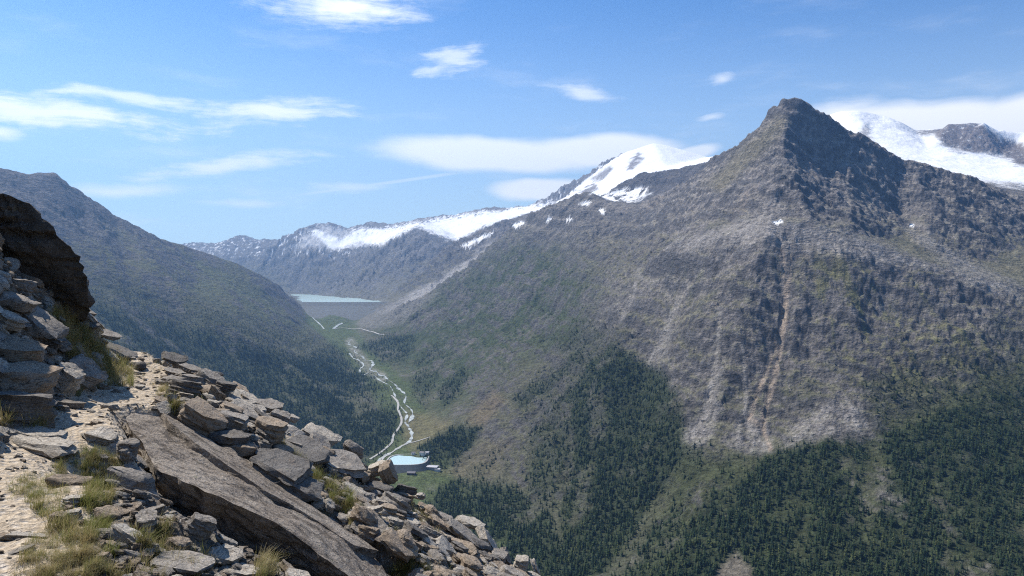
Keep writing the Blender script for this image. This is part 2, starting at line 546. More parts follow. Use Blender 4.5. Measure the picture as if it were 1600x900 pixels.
rough = blur2(rough, 3, 3)
Z0 = w0 * Y

# gullies: noise drawn out along the fall line of the slopes
Zs = blur2(Z0, 6, 8)


def gradients(Z):
    zu = np.gradient(Z, axis=1) / np.gradient(U, axis=1)
    zv = np.gradient(Z, axis=0) / np.gradient(VV, axis=0)
    gx = zu / Y
    gy = (zv - U * zu) / Y
    return gx, gy


gx, gy = gradients(Zs)
gl = np.hypot(gx, gy) + 1e-6
slope0 = gl.copy()
wob = fbm(X / 260, Y / 260, 3, seed=40) * 0.55
ca, sa = np.cos(wob), np.sin(wob)
fxd, fyd = (gx * ca - gy * sa) / gl, (gx * sa + gy * ca) / gl
diu = (fxd - U * fyd) / np.gradient(U, axis=1)     # grid steps per unit of relative distance
div = fyd / np.gradient(VV, axis=0)


def streaks(src, step, n):
    acc = src.copy()
    wsum = 1.0
    jj, ii = np.meshgrid(np.arange(NV, dtype=np.float32), np.arange(NU, dtype=np.float32), indexing='ij')
    for sg in (1, -1):
        pj, pi = jj.copy(), ii.copy()
        for k in range(n):
            a, b = np.clip(pj, 0, NV - 1).astype(np.int32), np.clip(pi, 0, NU - 1).astype(np.int32)
            pj += sg * step * div[a, b]
            pi += sg * step * diu[a, b]
            wgt = 1 - (k + 1) / (n + 1)
            acc = acc + wgt * src[np.clip(pj, 0, NV - 1).astype(np.int32), np.clip(pi, 0, NU - 1).astype(np.int32)]
            if sg == 1:
                wsum += 2 * wgt
    acc = acc / wsum
    acc -= acc.mean()
    return (acc / acc.std()).astype(np.float32)


diu = diu.astype(np.float32)
div = div.astype(np.float32)
wn = rng.normal(size=(NV, NU)).astype(np.float32)
lic_f = streaks(blur2(wn, 0, 1).astype(np.float32), 0.0022, 16)
lic_m = streaks(blur2(wn, 2, 4).astype(np.float32), 0.004, 22)
lic_c = streaks(blur2(rng.normal(size=(NV, NU)).astype(np.float32), 6, 11).astype(np.float32), 0.007, 26)

# surface relief
PX0, PY0 = 800 + F * U, HY - F * w0
steep = sstep(slope0, 0.30, 0.75)
ds = np.clip(Y / 3000, 0.5, 3.0) ** 0.6
wx, wy = fbm(X / 420, Y / 420, 3, seed=3) * 90, fbm(X / 420, Y / 420, 3, seed=9) * 90
rid = ridged((X + wx) / 420, (Y + wy) / 420, 6, 0.55, seed=20)
crag = ridged((X + .5 * wx) / 95, (Y + .5 * wy) / 95, 4, 0.6, seed=31)
fine = ridged(X / 34, Y / 34, 3, 0.6, seed=35)
soft = fbm(X / 160, Y / 160, 5, 0.55, seed=50)
# layered rock, beds dipping gently to the right
bed = Z0 + 0.50 * X + 0.10 * Y + 60 * fbm(X / 500, Y / 500, 3, seed=60) + 26 * fbm(X / 75, Y / 75, 3, .6, seed=66)
strat = np.tanh(3.2 * perlin(bed / 52, X / 900, 61)) * .62 + 0.42 * np.tanh(3 * perlin(bed / 23, X / 180, 62))
region_rock = np.select([reg == 2, reg == 3, reg == 1, reg == 4, reg == 5, reg == 6, reg == 7], [1.0, 1.0, 0.52, 0.6, 1.35, 0.85, 0.05], 0.05)
region_rock = blur2(region_rock, 3, 4)
bench = np.clip(1 - line_d(PX0, PY0, [(1060, 385), (1130, 362), (1230, 352), (1330, 372), (1450, 410), (1600, 452)]) / 26, 0, 1) * (reg == 2)
gully = np.clip(fbm(X / 300, Y / 300, 2, seed=77) * 1.6 + .2, 0, 1)
amp = rough * region_rock * (0.35 + 0.65 * steep) * ds * (1 - 0.6 * bench) * (1 - .5 * np.exp(-((PX0 - 1240) ** 2 + (PY0 - 158) ** 2) / 30.0 ** 2) * (reg == 2))
Z = Z0 + amp * (26 * (rid - 0.25) + 16 * (crag - 0.3) + 6.5 * (fine - .3) + 9 * soft + 11 * strat + 2.6 * lic_c * (0.25 + .75 * gully) + 1.5 * lic_m + 0.8 * lic_f)
CHUTES = [[(1218, 385), (1228, 440), (1222, 500), (1205, 560), (1185, 610), (1172, 655)], [(1228, 470), (1215, 560), (1200, 620), (1192, 670)], [(1126, 490), (1118, 560), (1105, 640), (1080, 690)], [(1060, 470), (1035, 530), (1010, 570)]]
for pts in CHUTES:
    Z -= 7.0 * np.clip(1 - line_d(PX0, PY0, pts) / 7.0, 0, 1) * (Y > 1800) * (Y < 4000)
Z += (1 - rough) * 1.5 * soft
PX, PY = PX0, HY - F * Z / Y
gx, gy = gradients(Z)
slope = np.hypot(gx, gy)

# ------------------------------------------------------------------ ground cover
wpx = PX + 10 * fbm(X / 130, Y / 130, 4, seed=70)
wpy = PY + 7 * fbm(X / 130, Y / 130, 4, seed=75)


def area(pts, soft=8.0, dmin=0, dmax=1e9):
    return sstep(poly_sd(wpx, wpy, pts), -soft, soft) * ((Y > dmin) & (Y < dmax))


def stripe(pts, half, soft, dmin=0, dmax=1e9):
    return (1 - sstep(line_d(PX + 5 * n2, PY + 2 * n2, pts), half, half + soft)) * ((Y > dmin) & (Y < dmax))


n1 = fbm(X / 340, Y / 340, 5, seed=80)
n2 = fbm(X / 70, Y / 70, 4, 0.6, seed=85)
n3 = fbm(X / 24, Y / 24, 3, 0.6, seed=90)


def mixc(a, b, m):
    return a + (np.asarray(b, np.float32) - a) * m[..., None]


flat0 = 1 - sstep(slope, 0.5, 1.1)
relief0 = slope - slope0
Cc = np.empty((NV, NU, 3), np.float32)
Cc[:] = (0.165, 0.150, 0.140)
Cc = mixc(Cc, (0.098, 0.094, 0.094), sstep(strat + 0.9 * n2 + .12 * lic_m, 0.05, 0.9))
Cc = mixc(Cc, (0.215, 0.195, 0.172), sstep(-strat + 0.8 * n1 + .15 * lic_f, 0.2, 1.2) * .8)
Cc = mixc(Cc, (0.215, 0.165, 0.130), sstep(n1 + 0.5 * n3, 0.18, 0.7) * 0.55)
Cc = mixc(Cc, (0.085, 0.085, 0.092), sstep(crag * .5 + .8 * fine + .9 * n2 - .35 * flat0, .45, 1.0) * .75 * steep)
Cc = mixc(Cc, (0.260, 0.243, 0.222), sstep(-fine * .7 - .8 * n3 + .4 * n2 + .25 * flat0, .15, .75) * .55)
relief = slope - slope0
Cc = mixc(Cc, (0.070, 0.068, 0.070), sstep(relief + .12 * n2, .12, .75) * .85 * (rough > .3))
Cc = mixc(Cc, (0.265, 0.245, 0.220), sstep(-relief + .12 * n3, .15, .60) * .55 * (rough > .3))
painted_shade = sstep(poly_sd(PX, PY, [(690, 640), (760, 580), (860, 500), (960, 520), (1000, 640), (960, 920), (700, 920)]) + 30 * n1, -30, 40) * (Y > 1700) * (Y < 4500)  # dim grazing light on the lower middle flank, painted into the rock colour
Cc = mixc(Cc, (0.082, 0.078, 0.076), painted_shade * .75)
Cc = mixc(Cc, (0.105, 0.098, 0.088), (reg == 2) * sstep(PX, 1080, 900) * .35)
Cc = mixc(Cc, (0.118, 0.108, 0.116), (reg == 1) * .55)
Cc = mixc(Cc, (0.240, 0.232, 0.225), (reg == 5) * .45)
Cc = mixc(Cc, (0.075, 0.073, 0.078), (reg == 3) * (Y < 6600) * (PX > 900) * .6)
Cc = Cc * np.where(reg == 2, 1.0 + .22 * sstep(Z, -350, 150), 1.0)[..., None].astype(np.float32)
# thin alpine turf on the gentler ledges
tn = n1 + 0.55 * n2 + 0.08 * lic_m + 0.5 * n3 - 0.22 * np.clip(strat, -1, 1) - .35 * np.clip(relief0, -.6, .6)
alt_g = 1 - sstep(Z, 60, 420)
flat = 1 - sstep(slope, 0.55, 1.05)
turf = sstep(tn + 0.8 * (flat - 0.45) + 0.5 * (alt_g - .55), -0.15, 0.55) * (0.15 + 0.85 * alt_g)
turf *= np.select([reg == 2, reg == 1, reg == 3, reg == 5], [0.62, 0.75, 0.5, 0.45], 1.0)
turf *= (Z < 900)
Cc = mixc(Cc, (0.098, 0.098, 0.048), np.clip(turf, 0, 1))
# green flank in the middle, meadows of the left slope
gmid = area([(640, 480), (720, 420), (800, 375), (900, 400), (940, 470), (900, 540), (820, 560), (760, 600), (690, 660), (640, 620), (600, 560), (580, 520)], 40, 3000, 6500)
Cc = mixc(Cc, (0.050, 0.066, 0.030), gmid * sstep(tn, -0.5, 0.2) * 0.9)
gl_ = area([(150, 360), (250, 390), (330, 410), (440, 470), (520, 540), (400, 500), (300, 450), (180, 400)], 25, 3500, 7000)
Cc = mixc(Cc, (0.105, 0.120, 0.062), gl_ * sstep(tn, -0.3, 0.4) * 0.7)
gy_ = area([(1300, 400), (1450, 440), (1600, 470), (1600, 600), (1400, 600), (1290, 560), (1240, 450)], 30, 2000, 3300)
Cc = mixc(Cc, (0.150, 0.145, 0.070), gy_ * sstep(tn + .3 * lic_f, -0.05, 0.7) * 0.75)
gs_ = area([(1215, 180), (1160, 230), (1100, 290), (1130, 300), (1200, 230), (1230, 190)], 12, 3000, 4200)
Cc = mixc(Cc, (0.190, 0.170, 0.110), gs_ * 0.6)
gb_ = area([(1040, 700), (1150, 710), (1300, 690), (1420, 650), (1600, 560), (1600, 920), (1000, 920)], 30, 1400, 2700)
Cc = mixc(Cc, (0.058, 0.066, 0.030), gb_ * sstep(tn, -0.8, 0.0) * 0.9)
# scree
scree = np.zeros((NV, NU))
for pts, k in (([(1040, 390), (1110, 360), (1180, 340), (1235, 350), (1310, 360), (1400, 390), (1470, 420), (1380, 415), (1290, 395), (1200, 380), (1120, 385)], 1.0),
               ([(1170, 350), (1190, 320), (1215, 300), (1225, 345)], .9),
               ([(1405, 350), (1440, 350), (1520, 410), (1600, 450), (1600, 475), (1500, 440)], .8),
               ([(1060, 690), (1100, 640), (1115, 560), (1130, 560), (1125, 640), (1095, 700)], .8),
               ([(1130, 690), (1170, 640), (1195, 650), (1210, 710), (1150, 705)], .65),
               ([(1210, 710), (1240, 668), (1310, 618), (1340, 626), (1362, 668), (1290, 690)], .7),
               ([(1010, 570), (1030, 520), (1060, 500), (1040, 560)], .6)):
    scree = np.maximum(scree, area(pts, 9, 1800, 4000) * k)
scree = scree * np.clip(0.75 + 0.4 * n2 + .25 * lic_f, 0.2, 1)
Cc = mixc(Cc, (0.270, 0.250, 0.233), scree)
# stone chutes, two of them with fresh rust coloured rubble
for pts, hw in (([(1126, 490), (1118, 560), (1105, 640), (1080, 690)], 2.0), ([(1060, 470), (1035, 530), (1010, 570)], 2), ([(1160, 540), (1165, 620), (1168, 660)], 1.5), ([(760, 420), (730, 440)], 2),
                ([(1000, 420), (985, 470), (970, 500)], 2), ([(1165, 640), (1180, 680), (1195, 700)], 4)):
    Cc = mixc(Cc, (0.245, 0.228, 0.21), stripe(pts, hw * .8, 4, 1800, 4600) * np.clip(.55 + .7 * n3, 0, 1))
for pts, hw in (([(1218, 385), (1228, 440), (1222, 500), (1205, 560), (1185, 610), (1172, 655)], 2.5), ([(1228, 470), (1215, 560), (1200, 620), (1192, 670)], 2.2), ([(1235, 400), (1232, 450), (1224, 520), (1212, 590), (1196, 640), (1190, 662)], 1.2), ([(1172, 655), (1190, 664), (1205, 705)], 1.5)):
    Cc = mixc(Cc, (0.285, 0.232, 0.186), stripe(pts, hw * .85, 4, 1800, 3400) * np.clip(.62 + 1.2 * n3, 0, 1))
# moraine below the side glacier
far_sn = [(446, 392), (470, 366), (510, 350), (545, 357), (585, 352), (610, 353), (650, 345), (700, 336), (760, 326), (840, 316), (880, 312), (850, 330), (800, 345), (760, 355), (715, 378), (700, 376), (675, 366), (652, 356), (625, 368), (600, 384), (560, 388), (520, 392), (480, 388)]
mor = area([(770, 378), (785, 388), (740, 420), (690, 450), (620, 488), (590, 488), (640, 462), (700, 428)], 7, 6200, 7800)
Cc = mixc(Cc, (0.330, 0.315, 0.300), mor)
mor2 = area([(490, 480), (560, 478), (640, 470), (690, 455), (640, 500), (590, 512), (530, 508), (500, 498)], 8, 5600, 7000)
Cc = mixc(Cc, (0.190, 0.180, 0.165), mor2 * .7)
# valley floor
fl = (1 - sstep(rough, 0.02, 0.30)) * (Y < 6700)
Cc = mixc(Cc, (0.078, 0.102, 0.041), fl * np.clip(0.8 + .5 * n2, 0, 1))
tan_ = area([(632, 640), (700, 660), (730, 690), (690, 700), (650, 706), (630, 690)], 10, 2700, 3700)
Cc = mixc(Cc, (0.150, 0.130, 0.070), tan_ * .8)
tan2 = area([(690, 735), (760, 690), (800, 690), (780, 740), (720, 760)], 12, 2300, 3300)
Cc = mixc(Cc, (0.135, 0.115, 0.075), tan2 * .6)
tan3 = area([(730, 660), (770, 610), (790, 625), (750, 670)], 8, 2500, 3900)
Cc = mixc(Cc, (0.160, 0.125, 0.080), tan3 * .6)
gravel = stripe([(548, 535), (560, 555), (578, 580), (598, 590)], 4, 8, 3500, 5600)
Cc = mixc(Cc, (0.270, 0.255, 0.225), gravel * np.clip(.6 + n2, 0, 1) * .8)
# floor of the woods
forest = np.zeros((NV, NU))
FORESTS = [
    ([(880, 760), (1000, 800), (1080, 850), (1110, 920), (860, 920)], 0.75, 12),
    ([(1200, 712), (1260, 690), (1390, 672), (1480, 640), (1620, 600), (1700, 600), (1700, 960), (960, 960), (1060, 840), (1130, 760)], 1.0, 14),
    ([(1340, 600), (1450, 560), (1620, 560), (1620, 640), (1480, 660), (1370, 680)], 0.42, 14),
    ([(1470, 540), (1560, 500), (1620, 520), (1620, 580), (1480, 590)], 0.22, 16),
    ([(890, 560), (950, 530), (1040, 590), (1072, 650), (1066, 720), (1000, 830), (930, 920), (860, 920), (880, 800), (900, 700), (880, 620)], 1.0, 14),
    ([(800, 620), (890, 560), (900, 700), (870, 800), (820, 780), (830, 680)], 0.55, 12),
    ([(668, 782), (720, 745), (800, 760), (860, 800), (900, 930), (760, 900)], 0.85, 14),
    ([(655, 700), (700, 668), (752, 668), (740, 705), (700, 730), (662, 728)], 0.95, 8),
    ([(680, 610), (720, 575), (740, 585), (700, 640)], 0.5, 8),
    ([(640, 600), (650, 560), (690, 530), (700, 560), (660, 640)], 0.4, 10),
    ([(860, 530), (900, 500), (980, 520), (960, 550), (890, 565)], 0.4, 14),
    ([(-120, 480), (140, 470), (260, 500), (380, 530), (460, 560), (520, 545), (560, 575), (605, 620), (622, 672), (590, 712), (500, 760), (100, 720), (-120, 620)], 0.95, 22),
    ([(130, 430), (260, 450), (400, 500), (500, 530), (480, 560), (300, 520), (140, 490)], 0.4, 22),
    ([(560, 540), (600, 520), (650, 525), (640, 560), (600, 570)], 0.55, 8),
    ([(700, 740), (740, 700), (790, 690), (800, 720), (740, 770)], 0.25, 10),
    ([(1040, 690), (1120, 700), (1200, 715), (1140, 780), (1060, 850), (1000, 880), (1060, 760)], 0.42, 16),
    ([(1200, 600), (1260, 580), (1300, 560), (1290, 610), (1230, 660)], 0.25, 12),
]
for pts, k, sf in FORESTS:
    forest = np.maximum(forest, area(pts, sf, 1300, 5600) * k)
GAPS = [([(1350, 700), (1380, 690), (1385, 760), (1360, 860), (1345, 860)], 0.6), ([(1105, 700), (1135, 715), (1110, 770), (1070, 820), (1060, 790)], 0.7), ([(1110, 960), (1120, 890), (1150, 866), (1178, 890), (1170, 960)], 1.0),
        ([(1060, 720), (1080, 730), (1010, 850), (930, 960), (900, 960), (990, 830)], 0.45), ([(920, 620), (945, 600), (950, 680), (920, 700)], .6), ([(900, 740), (930, 720), (920, 800), (890, 830)], .6),
        ([(1200, 800), (1240, 770), (1260, 790), (1220, 830)], .5), ([(1480, 560), (1520, 545), (1530, 600), (1500, 620)], .5)]
for pts, k in GAPS:
    forest = forest * (1 - k * area(pts, 9))
clump = sstep(n2 + 0.5 * n1 + 0.42 * lic_c, -0.80, 0.10)
forest = forest * (0.30 + 0.70 * clump)
Cc = mixc(Cc, (0.034, 0.044, 0.022), np.clip(forest * 1.25, 0, 0.94))
rk_ = area([(1105, 960), (1118, 890), (1150, 862), (1178, 890), (1168, 960)], 9, 1300, 2200)
Cc = mixc(Cc, (0.165, 0.142, 0.122), rk_ * .75)
# snow and ice
snow = np.zeros((NV, NU))
sn_n = 1.0 * n1 + 0.7 * n2 + 0.45 * crag
hi_far = ((reg == 5) & (Y > 8600)) * np.maximum(sstep(poly_sd(PX + 9 * n2, PY + 6 * n2, far_sn) / 9 + .7 * n2 - .5 * sstep(crag, .2, .9), -.3, .5), (Y > 10300) * sstep(PY, 408, 396) * sstep(-n2 - .5 * n3 - .4 * crag, .02, .3))
for pts, k in (([(486, 353), (512, 345), (542, 352), (550, 366), (532, 374), (502, 362)], .55), ([(562, 352), (585, 342), (608, 349), (600, 357), (575, 358)], .8), ([(448, 378), (478, 362), (500, 372), (518, 390), (480, 394), (446, 392)], .55),
               ([(755, 326), (775, 318), (800, 320), (790, 328), (765, 331)], .9), ([(600, 376), (640, 366), (650, 374), (610, 394)], .5), ([(540, 384), (560, 376), (600, 386), (560, 392)], .4)):
    hi_far = hi_far * (1 - k * sstep(poly_sd(PX + 6 * n2, PY + 4 * n2, pts) / 4 + .9 * n3, -.5, .6))
snow = np.maximum(snow, hi_far)
snow = np.maximum(snow, (reg == 4) * sstep(Z + 90 * sn_n - 420 * sstep(slope, .85, 1.6), 640, 860))
snow = np.maximum(snow, (reg == 6) * sstep(Z + 90 * sn_n - 420 * sstep(slope, .85, 1.5), 560, 700))
snow = np.maximum(snow, area([(925, 303), (950, 300), (1000, 292), (1020, 300), (990, 316), (960, 318)], 4, 5200, 7000) * sstep(-n2 - .4 * n3, -0.25, .05))
for pts in ([(905, 318), (922, 314), (918, 322)], [(848, 345), (856, 338), (862, 340), (856, 346)], [(884, 346), (892, 340), (894, 342), (888, 347)], [(1208, 347), (1222, 344), (1224, 347), (1212, 350)], [(1420, 351), (1428, 350), (1428, 354), (1421, 354)],
            [(720, 384), (760, 366), (770, 362), (762, 370), (730, 386)], [(800, 352), (815, 345), (820, 349), (806, 355)], [(935, 330), (944, 326), (944, 335)]):
    snow = np.maximum(snow, sstep(poly_sd(PX + 7 * n3 + 5 * n2, PY + 3 * n3, pts), -1.5, 1.2) * (Y > 2600))
cragF = sstep(poly_sd(wpx, wpy, [(1455, 208), (1480, 192), (1530, 190), (1562, 215), (1600, 238), (1600, 255), (1560, 243), (1520, 238), (1482, 232)]), -6, 6) * (reg == 6)
cragF = np.maximum(cragF, sstep(poly_sd(wpx, wpy, [(1560, 216), (1600, 226), (1640, 262), (1585, 258)]), -5, 5) * (reg == 6))
cragF = np.maximum(cragF, sstep(poly_sd(wpx, wpy, [(1425, 205), (1460, 203), (1480, 198), (1470, 212), (1440, 212)]), -3, 4) * (reg == 6) * .9)
cragF = np.maximum(cragF, sstep(poly_sd(wpx, wpy, [(1340, 206), (1355, 195), (1362, 215), (1345, 220)]), -5, 5) * (reg == 6) * .6)
cragF = np.maximum(cragF, sstep(poly_sd(wpx, wpy, [(978, 262), (995, 238), (1003, 246), (986, 268)]), -4, 4) * (reg == 4) * .9)
cragF = np.maximum(cragF, sstep(poly_sd(wpx, wpy, [(925, 280), (952, 258), (958, 264), (935, 285)]), -4, 4) * (reg == 4) * .8)
cragF = np.maximum(cragF, sstep(poly_sd(wpx, wpy, [(905, 300), (930, 285), (935, 296), (915, 308)]), -4, 4) * (reg == 4) * .9)
snow = snow * (1 - cragF * sstep(n2 + .5 * n3 + .4 * crag, -.75, 0.0))
Cc = mixc(Cc, (0.190, 0.170, 0.165), cragF * (1 - snow))
snow = np.clip(snow, 0, 1)
Cc = mixc(Cc, (0.86, 0.875, 0.90), snow)
Cc = mixc(Cc, (0.50, 0.49, 0.48), snow * (reg >= 4) * sstep(strat + .4 * n3 + .3 * lic_m, .85, 1.5) * .35)
Cc *= (1 + 0.20 * n3 + 0.10 * n2 + 0.03 * lic_f)[..., None] * (1 - snow[..., None]) + snow[..., None]
Z += snow * 3.0
# smoother snow
Zb = blur2(Z, 3, 3)
Z = Z + (Zb - Z) * (snow * .6)

mt_m, b, bs = new_mat('mountain_ground')
at = b.n('ShaderNodeVertexColor', layer_name='col')
sn = b.n('ShaderNodeAttribute', attribute_name='snow').outputs['Fac']
pos = b.n('ShaderNodeNewGeometry').outputs['Position']
f1 = b.noise(pos, 1 / 9.0, 4, 0.65)
f2 = b.noise(b.mapping(pos, scale=(1, 1, 2.2)), 1 / 30.0, 5, 0.65)
mul = b.math('MULTIPLY', b.ramp(f1, 0.25, 0.75, 0.62, 1.38), b.ramp(f2, 0.25, 0.75, 0.72, 1.28))
mul = b.mix(sn, mul, (1, 1, 1))
b.put(bs.inputs['Base Color'], b.mix(1.0, at.outputs['Color'], mul, 'MULTIPLY'))
hgt = b.math('MULTIPLY', b.math('ADD', b.math('MULTIPLY', f1, 4.0), b.math('MULTIPLY', f2, 12.0)), b.math('SUBTRACT', 1.0, b.math('MULTIPLY', sn, 0.8)))
b.put(bs.inputs['Normal'], b.bump(hgt, 1.0, 1.4))
bs.inputs['Roughness'].default_value = 0.95
bs.inputs['Specular IOR Level'].default_value = 0.08

P3 = np.stack([X, Y, Z], -1).reshape(-1, 3)
idx = np.arange(NU * NV).reshape(NV, NU)
quads = np.stack([idx[:-1, :-1], idx[:-1, 1:], idx[1:, 1:], idx[1:, :-1]], -1).reshape(-1, 4)
qreg = reg[:-1, :-1].ravel()
REGNAMES = [
    ('valley_floor', 0, 'green valley floor with meadows and stream bed between the mountains'),
    ('wooded_mountain', 1, 'hazy blue mountain on the left with dark woods on its lower slopes'),
    ('pyramid_mountain', 2, 'big grey rock mountain with pointed pyramid summit above the forest'),
    ('dark_ridge', 3, 'dark rocky ridge with snow patches behind the shoulder of the pyramid mountain'),
    ('snow_peak', 4, 'white snow covered peak rising behind the dark ridge'),
    ('far_range', 5, 'far snow covered range above the reservoir at the valley head'),
    ('glacier_range', 6, 'glacier and rock crags in cloud behind the right ridge of the pyramid'),
    ('lower_hillside', 7, 'hillside falling into the valley below the viewpoint'),
]
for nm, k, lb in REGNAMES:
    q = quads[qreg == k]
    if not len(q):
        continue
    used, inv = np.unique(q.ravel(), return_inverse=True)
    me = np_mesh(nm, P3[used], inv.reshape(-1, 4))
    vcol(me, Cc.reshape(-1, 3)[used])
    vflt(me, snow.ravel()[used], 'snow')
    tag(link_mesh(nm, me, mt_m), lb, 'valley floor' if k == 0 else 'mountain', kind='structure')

wz = Z / Y
hor = np.maximum.accumulate(wz, axis=0)


def hit(px, py):
    """where the line of sight to this bearing and dip meets the ground"""
    i = int(np.clip(np.searchsorted(ua, (px - 800) / F), 0, NU - 1))
    t = (HY - py) / F
    j = int(np.argmax(wz[:, i] >= t))
    if j == 0:
        return None
    a, c = wz[j - 1, i], wz[j, i]
    k = (t - a) / (c - a + 1e-12)
    y = math.exp(va[j - 1] + k * (va[j] - va[j - 1]))
    return Vector(((px - 800) / F * y, y, t * y))


def ground(x, y):
    i = np.clip(np.interp(x / y, ua, np.arange(NU)), 0, NU - 1.001)
    j = np.clip(np.interp(math.log(y), va, np.arange(NV)), 0, NV - 1.001)
    i0, j0 = int(i), int(j)
    a, c = i - i0, j - j0
    return ((Z[j0, i0] * (1 - a) + Z[j0, i0 + 1] * a) * (1 - c) + (Z[j0 + 1, i0] * (1 - a) + Z[j0 + 1, i0 + 1] * a) * c)

# ================================================================== water, dam, roads and houses of the valley
def ribbon(name, pts, width, lift, mat, seg=10, wvar=0.25, seed=1):
    """a band laid over the ground through the surveyed points"""
    P = []
    for p in pts:
        h = hit(*p) if len(p) == 2 else Vector(p)
        if h is not None:
            P.append(h)
    out = []
    for i in range(len(P) - 1):
        p0, p1, p2, p3 = P[max(i - 1, 0)], P[i], P[i + 1], P[min(i + 2, len(P) - 1)]
        for k in range(seg):
            t = k / seg
            out.append(0.5 * ((2 * p1) + (p2 - p0) * t + (2 * p0 - 5 * p1 + 4 * p2 - p3) * t * t + (3 * p1 - p0 - 3 * p2 + p3) * t ** 3))
    out.append(P[-1])
    V, Q = [], []
    for i, p in enumerate(out):
        a, c = out[max(i - 1, 0)], out[min(i + 1, len(out) - 1)]
        d = (c - a)
        d.z = 0
        if d.length < 1e-6:
            d = Vector((0, 1, 0))
        d.normalize()
        nrm = Vector((d.y, -d.x, 0))
        wd = width * (1 + wvar * float(perlin(np.array([i * .31]), np.array([seed * 3.3]))[0]) * 2)
        gz = ground(p.x, p.y)
        for s in (-1, -.33, .33, 1):
            q = p + nrm * (s * wd / 2)
            V.append((q.x, q.y, max(ground(q.x, q.y), gz - 1) + lift))
        if i:
            n0 = (i - 1) * 4
            for k in range(3):
                Q.append((n0 + k, n0 + k + 1, n0 + k + 5, n0 + k + 4))
    return link_mesh(name, np_mesh(name, V, Q), mat)


def simple_mat(name, col, rough=0.8, spec=0.3, nscale=0.3, var=0.15, bumpd=0.0):
    m, b, bs = new_mat(name)
    pos = b.n('ShaderNodeNewGeometry').outputs['Position']
    f = b.noise(pos, nscale, 5, 0.6)
    k = b.ramp(f, 0.25, 0.75, 1 - var, 1 + var)
    b.put(bs.inputs['Base Color'], b.mix(1.0, col, k, 'MULTIPLY'))
    bs.inputs['Roughness'].default_value = rough
    bs.inputs['Specular IOR Level'].default_value = spec
    if bumpd:
        b.put(bs.inputs['Normal'], b.bump(f, 0.6, bumpd))
    return m


M_river = simple_mat('glacial_stream', (0.36, 0.38, 0.36), 0.45, 0.3, 0.05, 0.55)
M_road = simple_mat('gravel_road', (0.36, 0.35, 0.33), 0.9, 0.2, 0.2, 0.15)
M_dam = simple_mat('rockfill', (0.145, 0.148, 0.142), 0.95, 0.1, 0.05, 0.22, 1.0)
M_damtop = simple_mat('dam_crest', (0.36, 0.35, 0.34), 0.9, 0.2, 0.05, 0.1)
M_conc = simple_mat('concrete', (0.36, 0.35, 0.34), 0.85, 0.3, 0.2, 0.12)
M_dark = simple_mat('wet_embankment', (0.075, 0.085, 0.09), 0.85, 0.3, 0.1, 0.3)
M_white = simple_mat('white_render', (0.72, 0.71, 0.69), 0.8, 0.3, 0.2, 0.08)
M_roof = simple_mat('slate_roof', (0.16, 0.15, 0.16), 0.8, 0.3, 0.4, 0.2)
M_rooflight = simple_mat('sheet_metal_roof', (0.42, 0.41, 0.43), 0.6, 0.4, 0.4, 0.12)
M_wood = simple_mat('dark_timber', (0.085, 0.06, 0.045), 0.85, 0.2, 0.5, 0.3)
M_glass = simple_mat('window_glass', (0.03, 0.035, 0.045), 0.15, 0.5, 0.5, 0.1)

river_px = [(583, 738), (596, 717), (618, 703), (640, 690), (643, 676), (637, 664), (644, 652), (643, 641), (632, 630), (634, 618), (622, 607), (618, 602), (604, 592), (601, 588), (592, 586), (588, 581),
            (578, 578), (583, 570), (580, 564), (571, 563), (565, 556), (554, 550), (556, 543), (545, 538), (549, 530)]
tag(ribbon('river', river_px, 9, 1.3, M_river, 10, 0.9, 2), 'milky white stream winding along the valley floor', 'river', kind='structure')
tag(ribbon('river', [(640, 668), (633, 660), (636, 648), (630, 640), (622, 630), (618, 620), (610, 604), (600, 598), (590, 592), (584, 586)], 5, 1.2, M_river, 10, 1.2, 12), 'thin braid running beside the main bed of the stream', 'river', kind='structure')
tag(ribbon('river', [(521, 514), (529, 508), (535, 505)], 18, 2.0, M_river, 6, .3, 3), 'short pale stretch of stream below the dam', 'river', kind='structure')
tag(ribbon('river', [(576, 583), (566, 586), (562, 578), (568, 571), (560, 563), (552, 560), (546, 552)], 9, 2.0, M_river, 8, .6, 4), 'thin side arm of the stream left of its main bed', 'river', kind='structure')
tag(ribbon('river', [(484, 491), (492, 500), (502, 509), (506, 514)], 10, 2.0, M_river, 6, .4, 6), 'narrow white overflow running down beside the dam', 'river', kind='structure')
tag(ribbon('road', [(578, 718), (600, 703), (612, 692), (615, 680), (626, 664), (627, 653), (622, 640), (622, 630), (616, 622), (612, 618)], 9, 1.6, M_road, 10, 0.05, 5), 'pale road curving through the meadow left of the stream', 'road', kind='structure')
tag(ribbon('road', [(522, 514), (540, 513), (560, 514), (580, 518), (600, 523)], 11, 2.0, M_road, 10, 0.1, 5), 'pale track across the slope below the dam', 'road', kind='structure')
tag(ribbon('road', [(586, 728), (600, 715), (614, 706), (632, 695), (650, 690), (672, 683)], 7, 1.6, M_road, 8, 0.05, 8), 'farm track beside the stream near the small basin', 'road', kind='structure')

